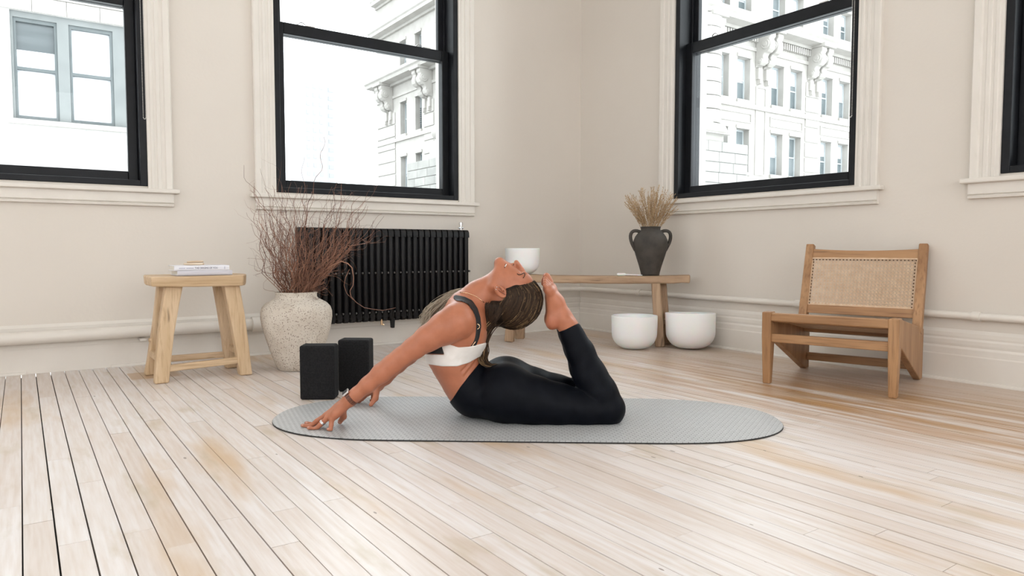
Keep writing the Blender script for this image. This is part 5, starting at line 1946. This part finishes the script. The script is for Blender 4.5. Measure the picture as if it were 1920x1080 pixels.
line_on('eyebrow', [(982.0, 512.2), (984.6, 513.4), (985.6, 516.0), (984.2, 519.2), (981.0, 521.8)], .0016, M['brow'], lift=.0034)
line_on('teeth', [(947.0, 500.5), (948.2, 498.2), (949.2, 496.0)], .0022, M['tooth'])
M['lip_line'] = mk('dark_lip_line', (0.12, 0.025, 0.02), rough=0.6)
M['ear_fold_shade'] = mk('shaded_ear_fold', (0.17, 0.05, 0.028), rough=0.6)  # dark skin tone for lines that paint the shade inside the ear
line_on('mouth_line', [(946.0, 502.5), (947.2, 500.0), (947.9, 497.0), (947.9, 494.5)], .0011, M['lip_line'])
line_on('ear_fold_shade', [(935.5, 537.5), (937.0, 541), (940.5, 543.8), (945, 545.6)], .0013, M['ear_fold_shade'])
line_on('ear_fold_shade', [(934.5, 544.5), (938, 547), (942.5, 549), (947.5, 553)], .0012, M['ear_fold_shade'])
line_on('nostril', [(962.2, 497.8), (963.2, 496.2), (963.8, 494.8)], .0011, M['lash'])
line_on('necklace', [(862, 549), (868, 548.2), (876, 548.8), (886, 552), (895, 557), (903, 563), (908, 568)], .0013, M['gold'], lift=.0042)
for (x, y) in ((931.5, 538.5), (930, 543)):
    m = MB(); p = surf(x, y); m.ball(p - PBASE, .0018, 8, 6); m.build('ear_stud', M['chrome'], person, smooth='all')
m = MB(); p = surf(894.5, 612)
m.tube([p - PBASE + Vector((.0085 * math.cos(t), -.003, .0085 * math.sin(t))) for t in np.linspace(0, 6.283, 17)], .0016, 6)
m.build('strap_ring', M['gold'], person, smooth='all')
m = MB(); pa, pb2 = surf(883, 652), surf(892, 640)
m.tube([pa - PBASE + Vector((0, -.003, 0)), pb2 - PBASE + Vector((0, -.003, 0))], .0018, 6)
m.build('strap_clasp', M['gold'], person, smooth='all')
# wristwatch on the near forearm
M['leather'] = mk('brown_link_band', (0.10, 0.030, 0.016), (0.17, 0.06, 0.032), scale=60, rough=0.4)
wa, wb2 = pix(670, 737.5, 2.302), pix(648, 755.5, 2.302)
ax_ = (wb2 - wa).normalized()
wc = pix(658.5, 746.5, 2.302)
e1 = Vector((0, 1, 0)); e1 = (e1 - ax_ * e1.dot(ax_)).normalized(); e2 = ax_.cross(e1)
if e2.z < 0: e2 = -e2
m = MB()
NL = 22
for k in range(NL):
    t = 2 * math.pi * k / NL
    c = wc + (e1 * math.cos(t) + e2 * math.sin(t)) * .0238 - PBASE
    tg = (-e1 * math.sin(t) + e2 * math.cos(t))
    rd = (e1 * math.cos(t) + e2 * math.sin(t))
    Rm = Matrix((ax_, tg, rd)).transposed()
    m.box(c, (.0145, .0064, .0034), Rm)
wt = m.build('wristwatch', M['leather'], person, bevel=.0008)
rd = (e2 * .92 - e1 * .30).normalized()
tg = ax_.cross(rd)
Rm = Matrix((ax_, tg, rd)).transposed()
MB().box(wc + rd * .0275 - PBASE, (.024, .026, .007), Rm).build('watch_case', M['chrome'], wt, bevel=.002)
MB().box(wc + rd * .0312 - PBASE, (.020, .022, .0008), Rm).build('watch_face', M['lash'], wt)
# ring on the ring finger
ra_, rb_ = pix(602, 795, 2.294), pix(591, 805, 2.291)
fa_ = pix(615, 783, 2.297)
ax2 = (ra_ - fa_).normalized()
c2 = fa_.lerp(ra_, .78)
u2 = ax2.orthogonal().normalized(); v2 = ax2.cross(u2)
m = MB()
for off in (-.0026, .0, .0026):
    m.tube([c2 + ax2 * off + (u2 * math.cos(t) + v2 * math.sin(t)) * .0093 - PBASE for t in np.linspace(0, 6.283, 19)], .0016, 6)
m.build('finger_ring', M['chrome'], person, smooth='all')
